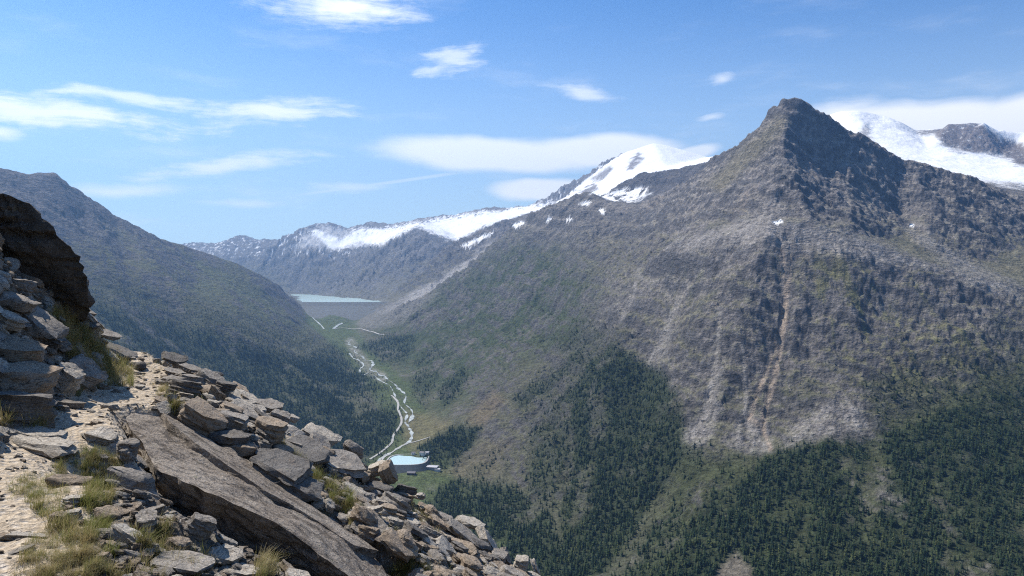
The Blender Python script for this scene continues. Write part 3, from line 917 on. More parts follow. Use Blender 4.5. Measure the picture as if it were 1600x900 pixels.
# reservoir
m, b, bs = new_mat('glacial_lake')
pos = b.n('ShaderNodeNewGeometry').outputs['Position']
b.put(bs.inputs['Base Color'], b.mix(b.noise(pos, 0.002, 3), (0.36, 0.47, 0.44), (0.43, 0.53, 0.49)))
b.put(bs.inputs['Normal'], b.bump(b.noise(b.mapping(pos, scale=(1, .3, 1)), 0.06, 4), 0.25, 0.6))
bs.inputs['Roughness'].default_value = 0.3
bs.inputs['Specular IOR Level'].default_value = 0.25
LZ = -219.5
lx = [(-2050, 6760), (-1000, 6760), (-900, 7200), (-1000, 8000), (-1500, 9200), (-2000, 10300), (-2900, 10300), (-2900, 8000)]
bm = bmesh.new()
bm.faces.new([bm.verts.new((x, y, LZ)) for x, y in lx])
bmesh.ops.triangulate(bm, faces=bm.faces)
me = bpy.data.meshes.new('lake')
bm.to_mesh(me)
bm.free()
tag(link_mesh('lake', me, m), 'pale green reservoir lake at the head of the valley', 'lake', kind='structure')


def prism(name, sections, mat, parent=None, caps=True):
    """loft of equal outlines"""
    k = len(sections[0])
    V = [p for s in sections for p in s]
    bm = bmesh.new()
    vs = [bm.verts.new(p) for p in V]
    for i in range(len(sections) - 1):
        for j in range(k):
            a, c = i * k + j, i * k + (j + 1) % k
            bm.faces.new((vs[a], vs[c], vs[c + k], vs[a + k]))
    if caps:
        bm.faces.new(vs[:k][::-1])
        bm.faces.new(vs[-k:])
    bmesh.ops.recalc_face_normals(bm, faces=bm.faces)
    me = bpy.data.meshes.new(name)
    bm.to_mesh(me)
    bm.free()
    return link_mesh(name, me, mat, parent)


# rock-fill dam across the valley
dam = empty('dam', (-1450, 6740, LZ))
tag(dam, 'long grey rockfill dam holding the pale green reservoir', 'dam')
secs = []
for i in range(25):
    t = i / 24
    x = -1900 + t * 890
    cy = 6745 - 36 * math.sin(math.pi * t)
    secs.append([(x + 1450, cy + a - 6740, c) for a, c in ((8, 4.0), (70, -35), (60, -190), (-420, -190), (-410, -150), (-180, -62), (-168, -60), (-70, -24), (-60, -24), (-8, 4.0))])
prism('embankment', secs, M_dam, dam)
prism('crest_road', [[(s[0][0], s[0][1] - 1, 4.02), (s[0][0], s[0][1] - 1, 5.6), (s[-1][0], s[-1][1] + 1, 5.6), (s[-1][0], s[-1][1] + 1, 4.02)] for s in secs], M_damtop, dam)

# small balancing basin with its embankment
bc = hit(637, 721)
basin = empty('balancing_basin', bc)
tag(basin, 'small pale water basin with dark embankment on the valley floor', 'basin')
print('basin at', bc)


def oval(rx, ry, z, n=40, p=3.2, off=(0, 0)):
    o = []
    for i in range(n):
        a = 2 * math.pi * i / n
        c, s = math.cos(a), math.sin(a)
        o.append((off[0] + rx * math.copysign(abs(c) ** (2 / p), c), off[1] + ry * math.copysign(abs(s) ** (2 / p), s) + 0.22 * rx * math.copysign(abs(c) ** (2 / p), c) * .3, z))
    return o


RX, RY = 66, 80
rings = [oval(RX + 30, RY + 36, -24), oval(RX + 9, RY + 9, 7), oval(RX + 2, RY + 2, 7), oval(RX - 5, RY - 5, 3.0)]
V = [p for r_ in rings for p in r_]
Q = []
for i in range(3):
    for j in range(40):
        Q.append((i * 40 + j, i * 40 + (j + 1) % 40, (i + 1) * 40 + (j + 1) % 40, (i + 1) * 40 + j))
link_mesh('embankment', np_mesh('embankment', V, Q, False), M_dark, basin)
prism('rim', [oval(RX + 8, RY + 8, 7.02), oval(RX + 8, RY + 8, 8.2), oval(RX + 2.5, RY + 2.5, 8.2), oval(RX + 2.5, RY + 2.5, 7.02)], M_conc, basin, False)
m, b, bs = new_mat('basin_water')
pos = b.n('ShaderNodeNewGeometry').outputs['Position']
b.put(bs.inputs['Base Color'], b.mix(b.noise(pos, 0.03, 3), (0.46, 0.60, 0.61), (0.40, 0.55, 0.57)))
bs.inputs['Roughness'].default_value = 0.25
bm = bmesh.new()
bm.faces.new([bm.verts.new(p) for p in oval(RX, RY, 6.3)])
me = bpy.data.meshes.new('water')
bm.to_mesh(me)
bm.free()
link_mesh('water', me, m, basin)


def house(px, py, wd, dp, ht, rz, label, wallm, roofm, rise=0.5, nwin=4, name='house', cat='building'):
    h = hit(px, py)
    root = empty(name, (h.x, h.y, ground(h.x, h.y) - 0.3), R(rz))
    tag(root, label, cat)
    a, c = wd / 2, dp / 2
    g = dp * rise / 2
    prism('wall', [[(-a, -c, -4), (-a, c, -4), (-a, c, ht), (-a, 0, ht + g), (-a, -c, ht)], [(a, -c, -4), (a, c, -4), (a, c, ht), (a, 0, ht + g), (a, -c, ht)]], wallm, root)
    e = 0.8
    prism('roof', [[(x, -c - e, ht - e * rise + .03), (x, 0, ht + g + .03), (x, c + e, ht - e * rise + .03), (x, c + e, ht - e * rise + .5), (x, 0, ht + g + .55), (x, -c - e, ht - e * rise + .5)] for x in (-a - e, a + e)], roofm, root)
    for i in range(nwin):
        x = -a + (i + .5) * wd / nwin
        bxm = [[(x - .8, -c - .06, ht * .45), (x + .8, -c - .06, ht * .45), (x + .8, -c + .05, ht * .45), (x - .8, -c + .05, ht * .45)]]
        bxm.append([(p[0], p[1], ht * .8) for p in bxm[0]])
        prism('window', bxm, M_glass, root)
    bxm = [[(a - 3.2, -c - .08, 0), (a - 1.8, -c - .08, 0), (a - 1.8, -c + .05, 0), (a - 3.2, -c + .05, 0)]]
    bxm.append([(p[0], p[1], 2.4) for p in bxm[0]])
    prism('door', bxm, M_wood, root)
    return root


house(643, 741, 28, 16, 6, -6, 'dark timber barn on the meadow in front of the small basin', M_wood, M_roof, .5, 4, 'barn', 'barn')
house(672, 732, 58, 30, 8, -14, 'wide low building with flat grey roof right of the basin', M_conc, M_rooflight, .12, 7, 'works_building')
house(684, 736, 18, 15, 8, -14, 'small pale hut in front of the wide low building', M_white, M_rooflight, .2, 2, 'hut')
house(646, 710.5, 14, 11, 8, 10, 'small white house behind the far edge of the basin', M_white, M_roof, .6, 2)
house(660, 711.5, 18, 12, 11, -30, 'tall white house at the right corner of the basin', M_white, M_roof, .6, 3)
house(668, 709.5, 16, 12, 7, 15, 'white house beside the woods, furthest from the basin', M_white, M_rooflight, .5, 2)

# ================================================================== trees
def conifer(name_seed, tiers, tris):
    """crown of drooping boughs round a stem, unit height"""
    r_ = random.Random(name_seed)
    V, Fc = [], []
    for t in range(tiers):
        f = t / (tiers - 1)
        z = 0.10 + 0.86 * f ** 0.92
        rad = 0.205 * (1 - f) ** 0.80 * (0.8 + .4 * r_.random()) + 0.012
        n = max(4, int(tris * (1 - .55 * f)))
        ph = r_.random() * 6.28
        for k in range(n):
            a = ph + 6.2832 * k / n + r_.uniform(-.25, .25)
            L = rad * r_.uniform(.65, 1.2)
            wd = L * r_.uniform(.45, .7)
            c, s = math.cos(a), math.sin(a)
            drop = L * r_.uniform(.25, .6)
            i0 = len(V)
            V += [(0, 0, z + .05), (c * L * .6 - s * wd * .5, s * L * .6 + c * wd * .5, z - drop * .45), (c * L, s * L, z - drop), (c * L * .6 + s * wd * .5, s * L * .6 - c * wd * .5, z - drop * .45)]
            Fc += [(i0, i0 + 1, i0 + 2, i0 + 3)]
    i0 = len(V)
    V += [(0.012, 0, .9), (-0.006, .01, .9), (-.006, -.01, .9), (0, 0, 1.0)]
    Fc += [(i0, i0 + 1, i0 + 3, i0 + 3), (i0 + 1, i0 + 2, i0 + 3, i0 + 3), (i0 + 2, i0, i0 + 3, i0 + 3)]
    me = bpy.data.meshes.new('crown')
    me.from_pydata(V, [], [tuple(dict.fromkeys(f)) for f in Fc])
    me.validate()
    return me


def stem_mesh():
    V, Fc = [], []
    for k, (z, r_) in enumerate(((-.12, .024), (.12, .018), (.5, .011), (.92, .003))):
        for j in range(6):
            V.append((r_ * math.cos(j * 1.0472), r_ * math.sin(j * 1.0472), z))
    for k in range(3):
        for j in range(6):
            Fc.append((k * 6 + j, k * 6 + (j + 1) % 6, k * 6 + 6 + (j + 1) % 6, k * 6 + 6 + j))
    me = bpy.data.meshes.new('trunk')
    me.from_pydata(V, [], Fc)
    return me


m_leaf, b, bs = new_mat('needles')
oi = b.n('ShaderNodeObjectInfo').outputs['Random']
pos = b.n('ShaderNodeNewGeometry').outputs['Position']
cvar = b.math('ADD', b.math('MULTIPLY', oi, .6), b.math('MULTIPLY', b.noise(pos, 1 / 60.0, 3), .6))
c1 = b.mix(b.ramp(cvar, .2, .95), (0.018, 0.034, 0.018), (0.070, 0.090, 0.034))
b.put(bs.inputs['Base Color'], b.mix(1.0, c1, b.ramp(b.noise(pos, 0.8, 3), .3, .7, .7, 1.3), 'MULTIPLY'))
bs.inputs['Roughness'].default_value = 0.85
bs.inputs['Specular IOR Level'].default_value = 0.1
m_bark = simple_mat('bark', (0.09, 0.07, 0.055), .95, .1, 1.2, .3)
crowns = [conifer(11, 9, 9), conifer(12, 10, 8), conifer(13, 8, 10), conifer(14, 11, 8)]
stem = stem_mesh()
for me in crowns:
    me.materials.append(m_leaf)
stem.materials.append(m_bark)

# where the trees stand: spread over the wooded ground, kept where the viewpoint can see them
cell = np.gradient(X, axis=1) * np.abs(np.gradient(Y, axis=0))
vis = (wz + 16 / Y) >= hor
PXc = 800 + F * U
dens = np.where(vis & (np.abs(U) < .72) & (reg != 7), forest, 0) ** 1.3
dens *= np.where(reg == 1, 1 / 85.0, 1 / 66.0)
lam = dens * cell
cnt = rng.poisson(lam)
jj, ii = np.nonzero(cnt)
rep = cnt[jj, ii]
jj, ii = np.repeat(jj, rep), np.repeat(ii, rep)
fj, fi = jj + rng.uniform(-.5, .5, len(jj)), ii + rng.uniform(-.5, .5, len(jj))
fj, fi = np.clip(fj, 0, NV - 1.01), np.clip(fi, 0, NU - 1.01)
j0, i0 = fj.astype(int), fi.astype(int)
aj, ai = fj - j0, fi - i0


def bil(A):
    return (A[j0, i0] * (1 - ai) + A[j0, i0 + 1] * ai) * (1 - aj) + (A[j0 + 1, i0] * (1 - ai) + A[j0 + 1, i0 + 1] * ai) * aj


tx, ty, tz = bil(X), bil(Y), bil(Z)
th = (6.5 + 16 * rng.random(len(tx)) ** 1.1) * (0.65 + 0.35 * np.clip(forest[jj, ii], 0, 1)) * np.clip(1.12 - (tz + 600) / 1500, .5, 1.12)
print('trees', len(tx))
tpx, tpy = 800 + F * tx / ty, HY - F * tz / ty
topy = HY - F * (tz + th) / ty
shown = (tpx > 4) & (tpx < 1596) & (topy < 896) & (tpy < 893) & ((wz + 0 / Y) >= hor - 1e-9)[jj, ii]
# ground hidden behind the near spur is not a place for the single trees
fg = np.interp(tpx, [0, 140, 300, 420, 550, 680, 760, 840, 850], [300, 505, 575, 625, 700, 790, 830, 880, 2000])
shown &= topy < fg - 12
size = np.where(shown, th / ty, 0)
order = np.argsort(-size)
near_ids = order[:300]
TREE_MARKS = [(1148, 880, 'pale rock patch at the bottom edge'), (1365, 780, 'light grassy strip through the right wood'), (1370, 880, 'foot of the light grassy strip'), (1292, 690, 'grey boulder fan'), (1030, 800, 'grassy ramp beside the spur wood'),
              (960, 890, 'foot of the grassy ramp'), (850, 880, 'stony tip of the near spur'), (1195, 700, 'end of the rust coloured gully'), (1592, 890, 'lower right picture corner'), (1592, 740, 'right picture edge'), (1470, 885, 'bottom edge right of the grassy strip'),
              (1255, 885, 'bottom edge right of the pale rock patch'), (1060, 890, 'bottom edge left of the pale rock patch'), (1500, 800, 'middle of the right wood'), (1260, 800, 'middle of the wood under the boulder fan'), (1530, 885, 'bottom edge near the right corner')]
TONES = (('dark green', (0.018, 0.034, 0.018)), ('mid green', (0.036, 0.056, 0.024)), ('yellow green', (0.075, 0.090, 0.034)))
toned = []
for nm_, tc_ in TONES:
    m_t, b, bs = new_mat('needles_' + nm_.replace(' ', '_'))
    pos = b.n('ShaderNodeNewGeometry').outputs['Position']
    b.put(bs.inputs['Base Color'], b.mix(1.0, tc_, b.ramp(b.noise(pos, 0.7, 4), .3, .7, .6, 1.4), 'MULTIPLY'))
    bs.inputs['Specular IOR Level'].default_value = 0.1
    L_ = []
    for me in crowns:
        c = me.copy()
        c.materials.clear()
        c.materials.append(m_t)
        L_.append(c)
    toned.append(L_)
hq = np.quantile(size[near_ids], (.33, .67))
tm_xy = np.array([(a[0], a[1]) for a in TREE_MARKS], float)
used_t = set()
for t in near_ids:
    h = float(th[t])
    tone = int(rng.choice(3, p=(.5, .34, .16)))
    big = 'tall' if size[t] > hq[1] else ('middling' if size[t] > hq[0] else 'small')
    lb = None
    for k in np.argsort(np.hypot(tm_xy[:, 0] - tpx[t], tm_xy[:, 1] - tpy[t]))[:2]:
        ddx, ddy = tpx[t] - tm_xy[k, 0], tpy[t] - tm_xy[k, 1]
        where = ('right of' if ddx > 0 else 'left of') if abs(ddx) > abs(ddy) else ('below' if ddy > 0 else 'above')
        for close in ('close ', '') if math.hypot(ddx, ddy) < 40 else ('',):
            cand_l = f'{big} {TONES[tone][0]} conifer {close}{where} the {TREE_MARKS[k][2]}'
            lb = lb or cand_l
            if cand_l not in used_t:
                lb = cand_l
                break
        if lb not in used_t:
            break
    used_t.add(lb)
    gr = 'conifers of the woods below the pyramid mountain'
    o = empty('conifer_tree', (float(tx[t]), float(ty[t]), float(tz[t]) - 0.3), float(rng.uniform(0, 6.28)))
    wdt = h * float(rng.uniform(.85, 1.2))
    o.scale = (wdt, wdt, h)
    tag(o, lb, 'tree', gr)
    c = bpy.data.objects.new('crown', toned[tone][int(rng.integers(0, 4))])
    COL.objects.link(c)
    c.parent = o
    c = bpy.data.objects.new('trunk', stem)
    COL.objects.link(c)
    c.parent = o


def scatter(name, pts, scl, rots, sources, seed_attr, mat):
    """one object: copies of a few source meshes over many points"""
    me = bpy.data.meshes.new(name)
    me.vertices.add(len(pts))
    me.vertices.foreach_set('co', np.asarray(pts, np.float32).ravel())
    at = me.attributes.new('scl', 'FLOAT_VECTOR', 'POINT')
    at.data.foreach_set('vector', np.asarray(scl, np.float32).ravel())
    at = me.attributes.new('rot', 'FLOAT_VECTOR', 'POINT')
    at.data.foreach_set('vector', np.asarray(rots, np.float32).ravel())
    at = me.attributes.new('pick', 'INT', 'POINT')
    at.data.foreach_set('value', np.asarray(seed_attr, np.int32))
    o = link_mesh(name, me, mat)
    ng = bpy.data.node_groups.new(name, 'GeometryNodeTree')
    ng.interface.new_socket('Geometry', in_out='INPUT', socket_type='NodeSocketGeometry')
    ng.interface.new_socket('Geometry', in_out='OUTPUT', socket_type='NodeSocketGeometry')
    gi, go = ng.nodes.new('NodeGroupInput'), ng.nodes.new('NodeGroupOutput')
    gg = ng.nodes.new('GeometryNodeGeometryToInstance')
    for s_ in reversed(sources):
        oi_ = ng.nodes.new('GeometryNodeObjectInfo')
        oi_.inputs['Object'].default_value = s_
        oi_.inputs['As Instance'].default_value = True
        ng.links.new(oi_.outputs['Geometry'], gg.inputs[0])
    ip = ng.nodes.new('GeometryNodeInstanceOnPoints')
    ng.links.new(gi.outputs[0], ip.inputs['Points'])
    ng.links.new(gg.outputs[0], ip.inputs['Instance'])
    ip.inputs['Pick Instance'].default_value = True

    def named(nm, tp):
        n_ = ng.nodes.new('GeometryNodeInputNamedAttribute')
        n_.data_type = tp
        n_.inputs['Name'].default_value = nm
        return n_.outputs[0]
    ng.links.new(named('pick', 'INT'), ip.inputs['Instance Index'])
    ng.links.new(named('scl', 'FLOAT_VECTOR'), ip.inputs['Scale'])
    er = ng.nodes.new('FunctionNodeEulerToRotation')
    ng.links.new(named('rot', 'FLOAT_VECTOR'), er.inputs[0])
    ng.links.new(er.outputs[0], ip.inputs['Rotation'])
    ng.links.new(ip.outputs[0], go.inputs[0])
    md = o.modifiers.new('scatter', 'NODES')
    md.node_group = ng
    return o


# the rest of the woods: the crowns already standing are the pattern for every further tree
srcs = {}
for o in list(COL.objects):
    if o.name.startswith('crown') and o.data.name not in srcs:
        srcs[o.data.name] = o
srcs = sorted(srcs.values(), key=lambda q: q.data.name)
tone_of = {me.name: k for k, L_ in enumerate(toned) for me in L_}
by_tone = [[i for i, q in enumerate(srcs) if tone_of[q.data.name] == k] for k in range(3)]
rest = np.setdiff1d(np.arange(len(tx)), near_ids)
for nm, lb, msk in (('forest', 'dark conifer woods covering the lower slopes below the pyramid mountain', reg[jj, ii] != 1), ('forest', 'dense dark forest on the shady foot of the hazy left mountain', reg[jj, ii] == 1)):
    k = rest[msk[rest]]
    n = len(k)
    hh = th[k]
    ww = hh * rng.uniform(.75, 1.45, n)
    tn_ = np.clip((rng.random(n) * .75 + .5 * perlin(tx[k] / 90, ty[k] / 90, 44) + .1) * 2.2, 0, 2.4).astype(int)
    pick_ = np.array([by_tone[a][int(rng.integers(0, len(by_tone[a])))] for a in tn_])
    o = scatter(nm, np.stack([tx[k], ty[k], tz[k] - .3], 1), np.stack([ww, ww, hh], 1), np.stack([np.zeros(n), np.zeros(n), rng.uniform(0, 6.28, n)], 1), srcs, pick_, m_leaf)
    tag(o, lb, 'forest', kind='stuff')

# ================================================================== the near spur: hillside, trail, rocks, grass
def pt(px, py, d):
    return Vector(((px - 800) / F * d, d, (HY - py) / F * d))


# the long tilted slab
top = [pt(206, 645, 9.6), pt(262, 650, 9.75), pt(322, 684, 9.7), pt(372, 712, 9.6), pt(440, 760, 9.4), pt(520, 818, 9.15), pt(600, 893, 8.9), pt(640, 935, 8.8), pt(560, 915, 7.5), pt(500, 868, 7.5), pt(420, 812, 7.6), pt(345, 776, 7.7), pt(285, 752, 7.8), pt(243, 732, 8.0),
       pt(222, 690, 8.7)]
_jit = random.Random(5)
_t2 = []
for _i, _p in enumerate(top):
    _q = top[(_i + 1) % len(top)]
    _t2.append(_p)
    for _f in ((.35, .68) if (_q - _p).length > .35 else (.5,)):
        _m = _p.lerp(_q, _f + _jit.uniform(-.08, .08))
        _e = (_q - _p).normalized()
        _t2.append(_m + Vector((_e.y, -_e.x, -.3 * abs(_e.x))) * _jit.uniform(-.085, .085))
FRONT_N = len(_t2)
_A = np.array([(p.x, p.y, 1) for p in top])
SLAB_PL = np.linalg.lstsq(_A, np.array([p.z for p in top]), rcond=None)[0]
SLAB_XY = [(p.x, p.y) for p in top]
TOP_RAW, top = top, _t2

TR = np.array([(-1.2, -8, -1.7), (-1.5, -2, -1.62), (-2.1, 2.0, -1.6), (-2.95, 4.5, -1.6), (-3.85, 6.5, -1.6), (-4.6, 8.8, -1.6), (-5.35, 11.3, -1.6), (-5.75, 12.7, -1.58), (-6.7, 14.0, -1.32), (-8.6, 15.0, -1.2), (-14, 16.5, -1.2), (-60, 20, -1.0)])


def trail_frame(x, y):
    """side distance from the trail (+ = valley side), trail height there"""
    best = np.full(np.shape(x), 1e9)
    s = np.zeros(np.shape(x))
    h = np.zeros(np.shape(x))
    for i in range(len(TR) - 1):
        ax, ay, az = TR[i]
        ex, ey, ez = TR[i + 1] - TR[i]
        L2 = ex * ex + ey * ey
        t = np.clip(((x - ax) * ex + (y - ay) * ey) / L2, 0, 1)
        rx, ry = x - ax - t * ex, y - ay - t * ey
        d = rx * rx + ry * ry
        sg = np.where(ey * rx - ex * ry > 0, 1, -1)
        m = d < best
        best = np.where(m, d, best)
        s = np.where(m, sg * np.sqrt(d), s)
        h = np.where(m, az + t * ez, h)
    return s, h


def soft_pos(x, k):
    return 0.5 * (x + np.sqrt(x * x + k * k))


def G0(x, y):
    x, y = np.asarray(x, float), np.asarray(y, float)
    s, h = trail_frame(x, y)
    z = h - 0.64 * soft_pos(s - 0.75, 0.35) + 0.05
    # uphill bank
    s0 = -0.62 + 0.22 * sstep(y, 9.0, 10.5)
    up = soft_pos(s0 - s, 0.15)
    bank = np.minimum(1.75 * up, 0.85 + 0.62 * up) * sstep(y, 2.5, 7.5) + 0.55 * up * (1 - sstep(y, 2.5, 7.5))
    bank = np.minimum(bank, 1.3 + .35 * up) + .3 * soft_pos(up - 6, 1.0) - .3 * soft_pos(np.float64(-6.0), 1.0)
    z = z + bank
    # unseen knolls added left of the view to cast shade on bank and trail
    for kx, ky, kr, kh in ((-7.9, 9.9, 1.05, 2.9), (-6.9, 7.6, .85, 1.7), (-9.6, 12.0, 1.3, 3.0)):
        z = z + kh * np.exp(-(((x - kx) ** 2 + (y - ky) ** 2) / kr ** 2) ** 2)
    # the spur breaks off beyond
    z = z - 0.95 * soft_pos(y - 13.3 - 0.25 * np.clip(-s, 0, 4) + .05 * np.clip(s, 0, 8), 0.5) * sstep(s, 0.2, 1.2) - 0.7 * soft_pos(y - 15.6, .6) * (1 - sstep(s, 0.2, 1.2))
    # hollow under the tilted slab
    hd = line_d(x, y, [(-3.35, 7.35), (-2.5, 7.0), (-1.3, 6.9), (-.6, 6.8)])
    z = z - 0.72 * np.exp(-(hd / 0.62) ** 2)
    near = (np.abs(x) < 12) & (np.abs(y - 8) < 8)
    if np.any(near):
        ms = np.where(near, sstep(poly_sd(x, y, SLAB_XY), -0.30, 0.02), 0)
        zs = SLAB_PL[0] * x + SLAB_PL[1] * y + SLAB_PL[2] - 0.42
        z = np.where(ms > 0, z * (1 - ms) + np.minimum(z, zs) * ms, z)
    z = np.minimum(np.maximum(z, -690 + np.clip(.6 * (x - 1150), 0, 1000)), 900)
    return z


def G(x, y):
    x, y = np.asarray(x, float), np.asarray(y, float)
    s, h = trail_frame(x, y)
    k = sstep(np.abs(s), 0.25, 0.9) * (1 - .8 * sstep(poly_sd(x, y, SLAB_XY), -.3, 0)) * (1 / (1 + (np.hypot(x, y) / 60) ** 2))
    z = G0(x, y) + k * (0.16 * fbm(x / 1.3, y / 1.3, 3, seed=5) + 0.14 * ridged(x / .5, y / .5, 3, seed=8)) + 0.035 * fbm(x / .35, y / .35, 4, .6, seed=6)
    # flat ledges of bedrock in the tread
    st = perlin((x + .5 * y) / .22, (y - .4 * x) / .6, 12)
    return z + 0.022 * np.tanh(4 * st) * (1 - sstep(np.abs(s), .5, 1.2))


def spaced(lo, a, c, hi, fine, n0, n1):
    out = list(np.arange(a, c, fine))
    left = a - np.geomspace(fine, a - lo, n0) if lo < a else []
    right = c + np.geomspace(fine, hi - c, n1) - fine * .5
    return np.array(sorted(list(left) + out + list(right)))


gxs = spaced(-3600, -7.6, 1.6, 4000, 0.045, 70, 70)
gys = spaced(-3000, 3.4, 14.6, 905, 0.05, 60, 60)
GX, GY = np.meshgrid(gxs, gys)
GZ = G(GX, GY)
# sink beyond the spur so that it meets the lower hillside
s_all, _ = trail_frame(GX, GY)
idg = np.arange(GX.size).reshape(GX.shape)
gq = np.stack([idg[:-1, :-1], idg[:-1, 1:], idg[1:, 1:], idg[1:, :-1]], -1).reshape(-1, 4)
gme = np_mesh('hillside', np.stack([GX, GY, GZ], -1).reshape(-1, 3), gq)
trail_w = 1 - sstep(np.abs(s_all - .05 + .18 * fbm(GX / .8, GY / .8, 3, seed=14)), 0.46, 0.80)
trail_w *= (np.hypot(GX, GY) < 40)
vflt(gme, trail_w.ravel(), 'trail')
m_gr, b, bs = new_mat('stony_soil')
pos = b.n('ShaderNodeNewGeometry').outputs['Position']
tr = b.n('ShaderNodeAttribute', attribute_name='trail').outputs['Fac']
f1, f2, f3 = b.noise(pos, 1.6, 6, .6), b.noise(pos, 9, 5, .65), b.noise(pos, 45, 3, .6)
v1 = b.voro(b.mapping(pos, scale=(1, 1, 1.6)), 14)
soil = b.mix(b.ramp(f1, .35, .65), (0.085, 0.068, 0.052), (0.165, 0.145, 0.125))
soil = b.mix(b.ramp(f2, .5, .72), soil, (0.29, 0.27, 0.25))
soil = b.mix(b.ramp(f1, .52, .62, 0, .6), soil, (0.105, 0.100, 0.045))
dirt = b.mix(b.ramp(f2, .3, .7), (0.34, 0.275, 0.20), (0.45, 0.375, 0.285))
dirt = b.mix(b.ramp(v1, .12, .5, .6, 0), dirt, (0.40, 0.37, 0.34))
c = b.mix(tr, soil, dirt)
tf = b.n('ShaderNodeAttribute', attribute_name='turf').outputs['Fac']
c = b.mix(b.math('MULTIPLY', tf, b.ramp(f2, .25, .55, .35, 1)), c, b.mix(b.ramp(f3, .35, .65), (0.070, 0.068, 0.022), (0.165, 0.140, 0.060)))
b.put(bs.inputs['Base Color'], b.mix(1.0, c, b.ramp(f3, .3, .7, .72, 1.25), 'MULTIPLY'))
h = b.math('ADD', b.math('ADD', b.math('MULTIPLY', f2, .05), b.math('MULTIPLY', f3, .016)), b.math('MULTIPLY', v1, .035))
b.put(bs.inputs['Normal'], b.bump(h, 1.0, 1.0))
tag(link_mesh('hillside', gme, m_gr), 'stony near hillside falling to the right below the trail', 'hillside', kind='structure')

ysr = np.arange(2.2, 24, 0.02)


def near_hit(px, py):
    zr = (HY - py) / F * ysr
    g = G((px - 800) / F * ysr, ysr)
    k = int(np.argmax(g >= zr))
    if g[k] < zr[k]:
        return None
    return Vector(((px - 800) / F * ysr[k], ysr[k], float(g[k])))


def gnormal(x, y):
    e = .12
    return Vector((-(float(G0(x + e, y)) - float(G0(x - e, y))) / (2 * e), -(float(G0(x, y + e)) - float(G0(x, y - e))) / (2 * e), 1)).normalized()


# trail sheet: the trodden tread as a strip over the soil
def tread():
    V, Q = [], []
    n = 150
    for i in range(n):
        y = 2.2 + (14.6 - 2.2) * i / (n - 1)
        xc = float(np.interp(y, TR[:, 1], TR[:, 0]))
        wd = 0.52 + .14 * float(perlin(np.array([y * 1.1]), np.array([2.2]))[0])
        for k in range(9):
            t = -1 + 2 * k / 8
            x = xc + .05 + t * (wd + .05 * float(perlin(np.array([y * 3.1]), np.array([k * 7.7]))[0]))
            V.append((x, y, float(G(x, y)) + 0.012 * (1 - t * t) - .004 * (abs(t) > .9)))
        if i:
            a = (i - 1) * 9
            Q += [(a + k, a + k + 1, a + k + 10, a + k + 9) for k in range(8)]
    return np_mesh('path', V, Q)


pm = tread()
vflt(pm, np.ones(len(pm.vertices)), 'trail')
tag(link_mesh('path', pm, m_gr), 'pale dusty footpath running along the stony slope', 'path', kind='structure')


# ------------------------------------------------------------------ rock
def rock_mat(name, base, alt, warm, lich=0.5):
    m, b, bs = new_mat(name)
    tc = b.n('ShaderNodeTexCoord').outputs['Object']
    oi = b.n('ShaderNodeObjectInfo').outputs['Random']
    off = b.n('ShaderNodeCombineXYZ')
    b.put(off.inputs[0], b.math('MULTIPLY', oi, 37.0))
    b.put(off.inputs[1], b.math('MULTIPLY', oi, 91.0))
    pos = b.n('ShaderNodeNewGeometry').outputs['Position']
    p = b.vmath('ADD', pos, off.outputs[0])
    n1, n2, n3 = b.noise(p, 3.2, 6, .62), b.noise(p, 14, 5, .65), b.noise(p, 60, 4, .65)
    lay = b.noise(b.mapping(tc, scale=(1.2, 1.2, 11)), 2.2, 5, .6, .6)
    c = b.mix(b.ramp(n1, .32, .66), base, alt)
    c = b.mix(b.ramp(lay, .5, .68, 0, .55), c, warm)
    c = b.mix(b.ramp(n2, .56, .72, 0, .65), c, tuple(x * 1.5 for x in alt))
    c = b.mix(b.ramp(n2, .30, .42, .6, 0), c, tuple(x * .45 for x in base))
    sp = b.voro(p, 9)
    li = b.math('MULTIPLY', b.ramp(sp, .10, .24, 1, 0), b.ramp(n1, .5, .62, 0, lich))
    c = b.mix(li, c, (0.20, 0.195, 0.11))
    ck = b.voro(b.mapping(b.vmath('ADD', p, b.vmath('SCALE', (n1, n1, n1)) if False else off.outputs[0]), scale=(1, 1, 2.4)), 4.5, 'DISTANCE_TO_EDGE')
    crack = b.math('MULTIPLY', b.ramp(ck, .0, .028, 1, 0), b.ramp(n2, .42, .58))
    c = b.mix(crack, c, tuple(x * .25 for x in base))
    c = b.mix(1.0, c, b.ramp(n3, .28, .72, .70, 1.3), 'MULTIPLY')
    b.put(bs.inputs['Base Color'], c)
    h = b.math('ADD', b.math('ADD', b.math('MULTIPLY', n2, .022), b.math('MULTIPLY', n3, .008)), b.math('MULTIPLY', lay, .03))
    b.put(bs.inputs['Normal'], b.bump(h, 1.0, 1.0))
    bs.inputs['Roughness'].default_value = .88
    bs.inputs['Specular IOR Level'].default_value = .22
    return m


M_ROCK = {
    'pale': rock_mat('pale_schist', (0.32, 0.285, 0.24), (0.41, 0.37, 0.315), (0.33, 0.255, 0.18), .3),
    'grey': rock_mat('grey_schist', (0.195, 0.175, 0.153), (0.275, 0.248, 0.218), (0.25, 0.195, 0.145), .6),
    'brown': rock_mat('brown_schist', (0.225, 0.180, 0.135), (0.29, 0.235, 0.18), (0.30, 0.20, 0.12), .5),
    'dark': rock_mat('dark_schist', (0.105, 0.096, 0.088), (0.165, 0.152, 0.138), (0.16, 0.125, 0.095), .6),
}


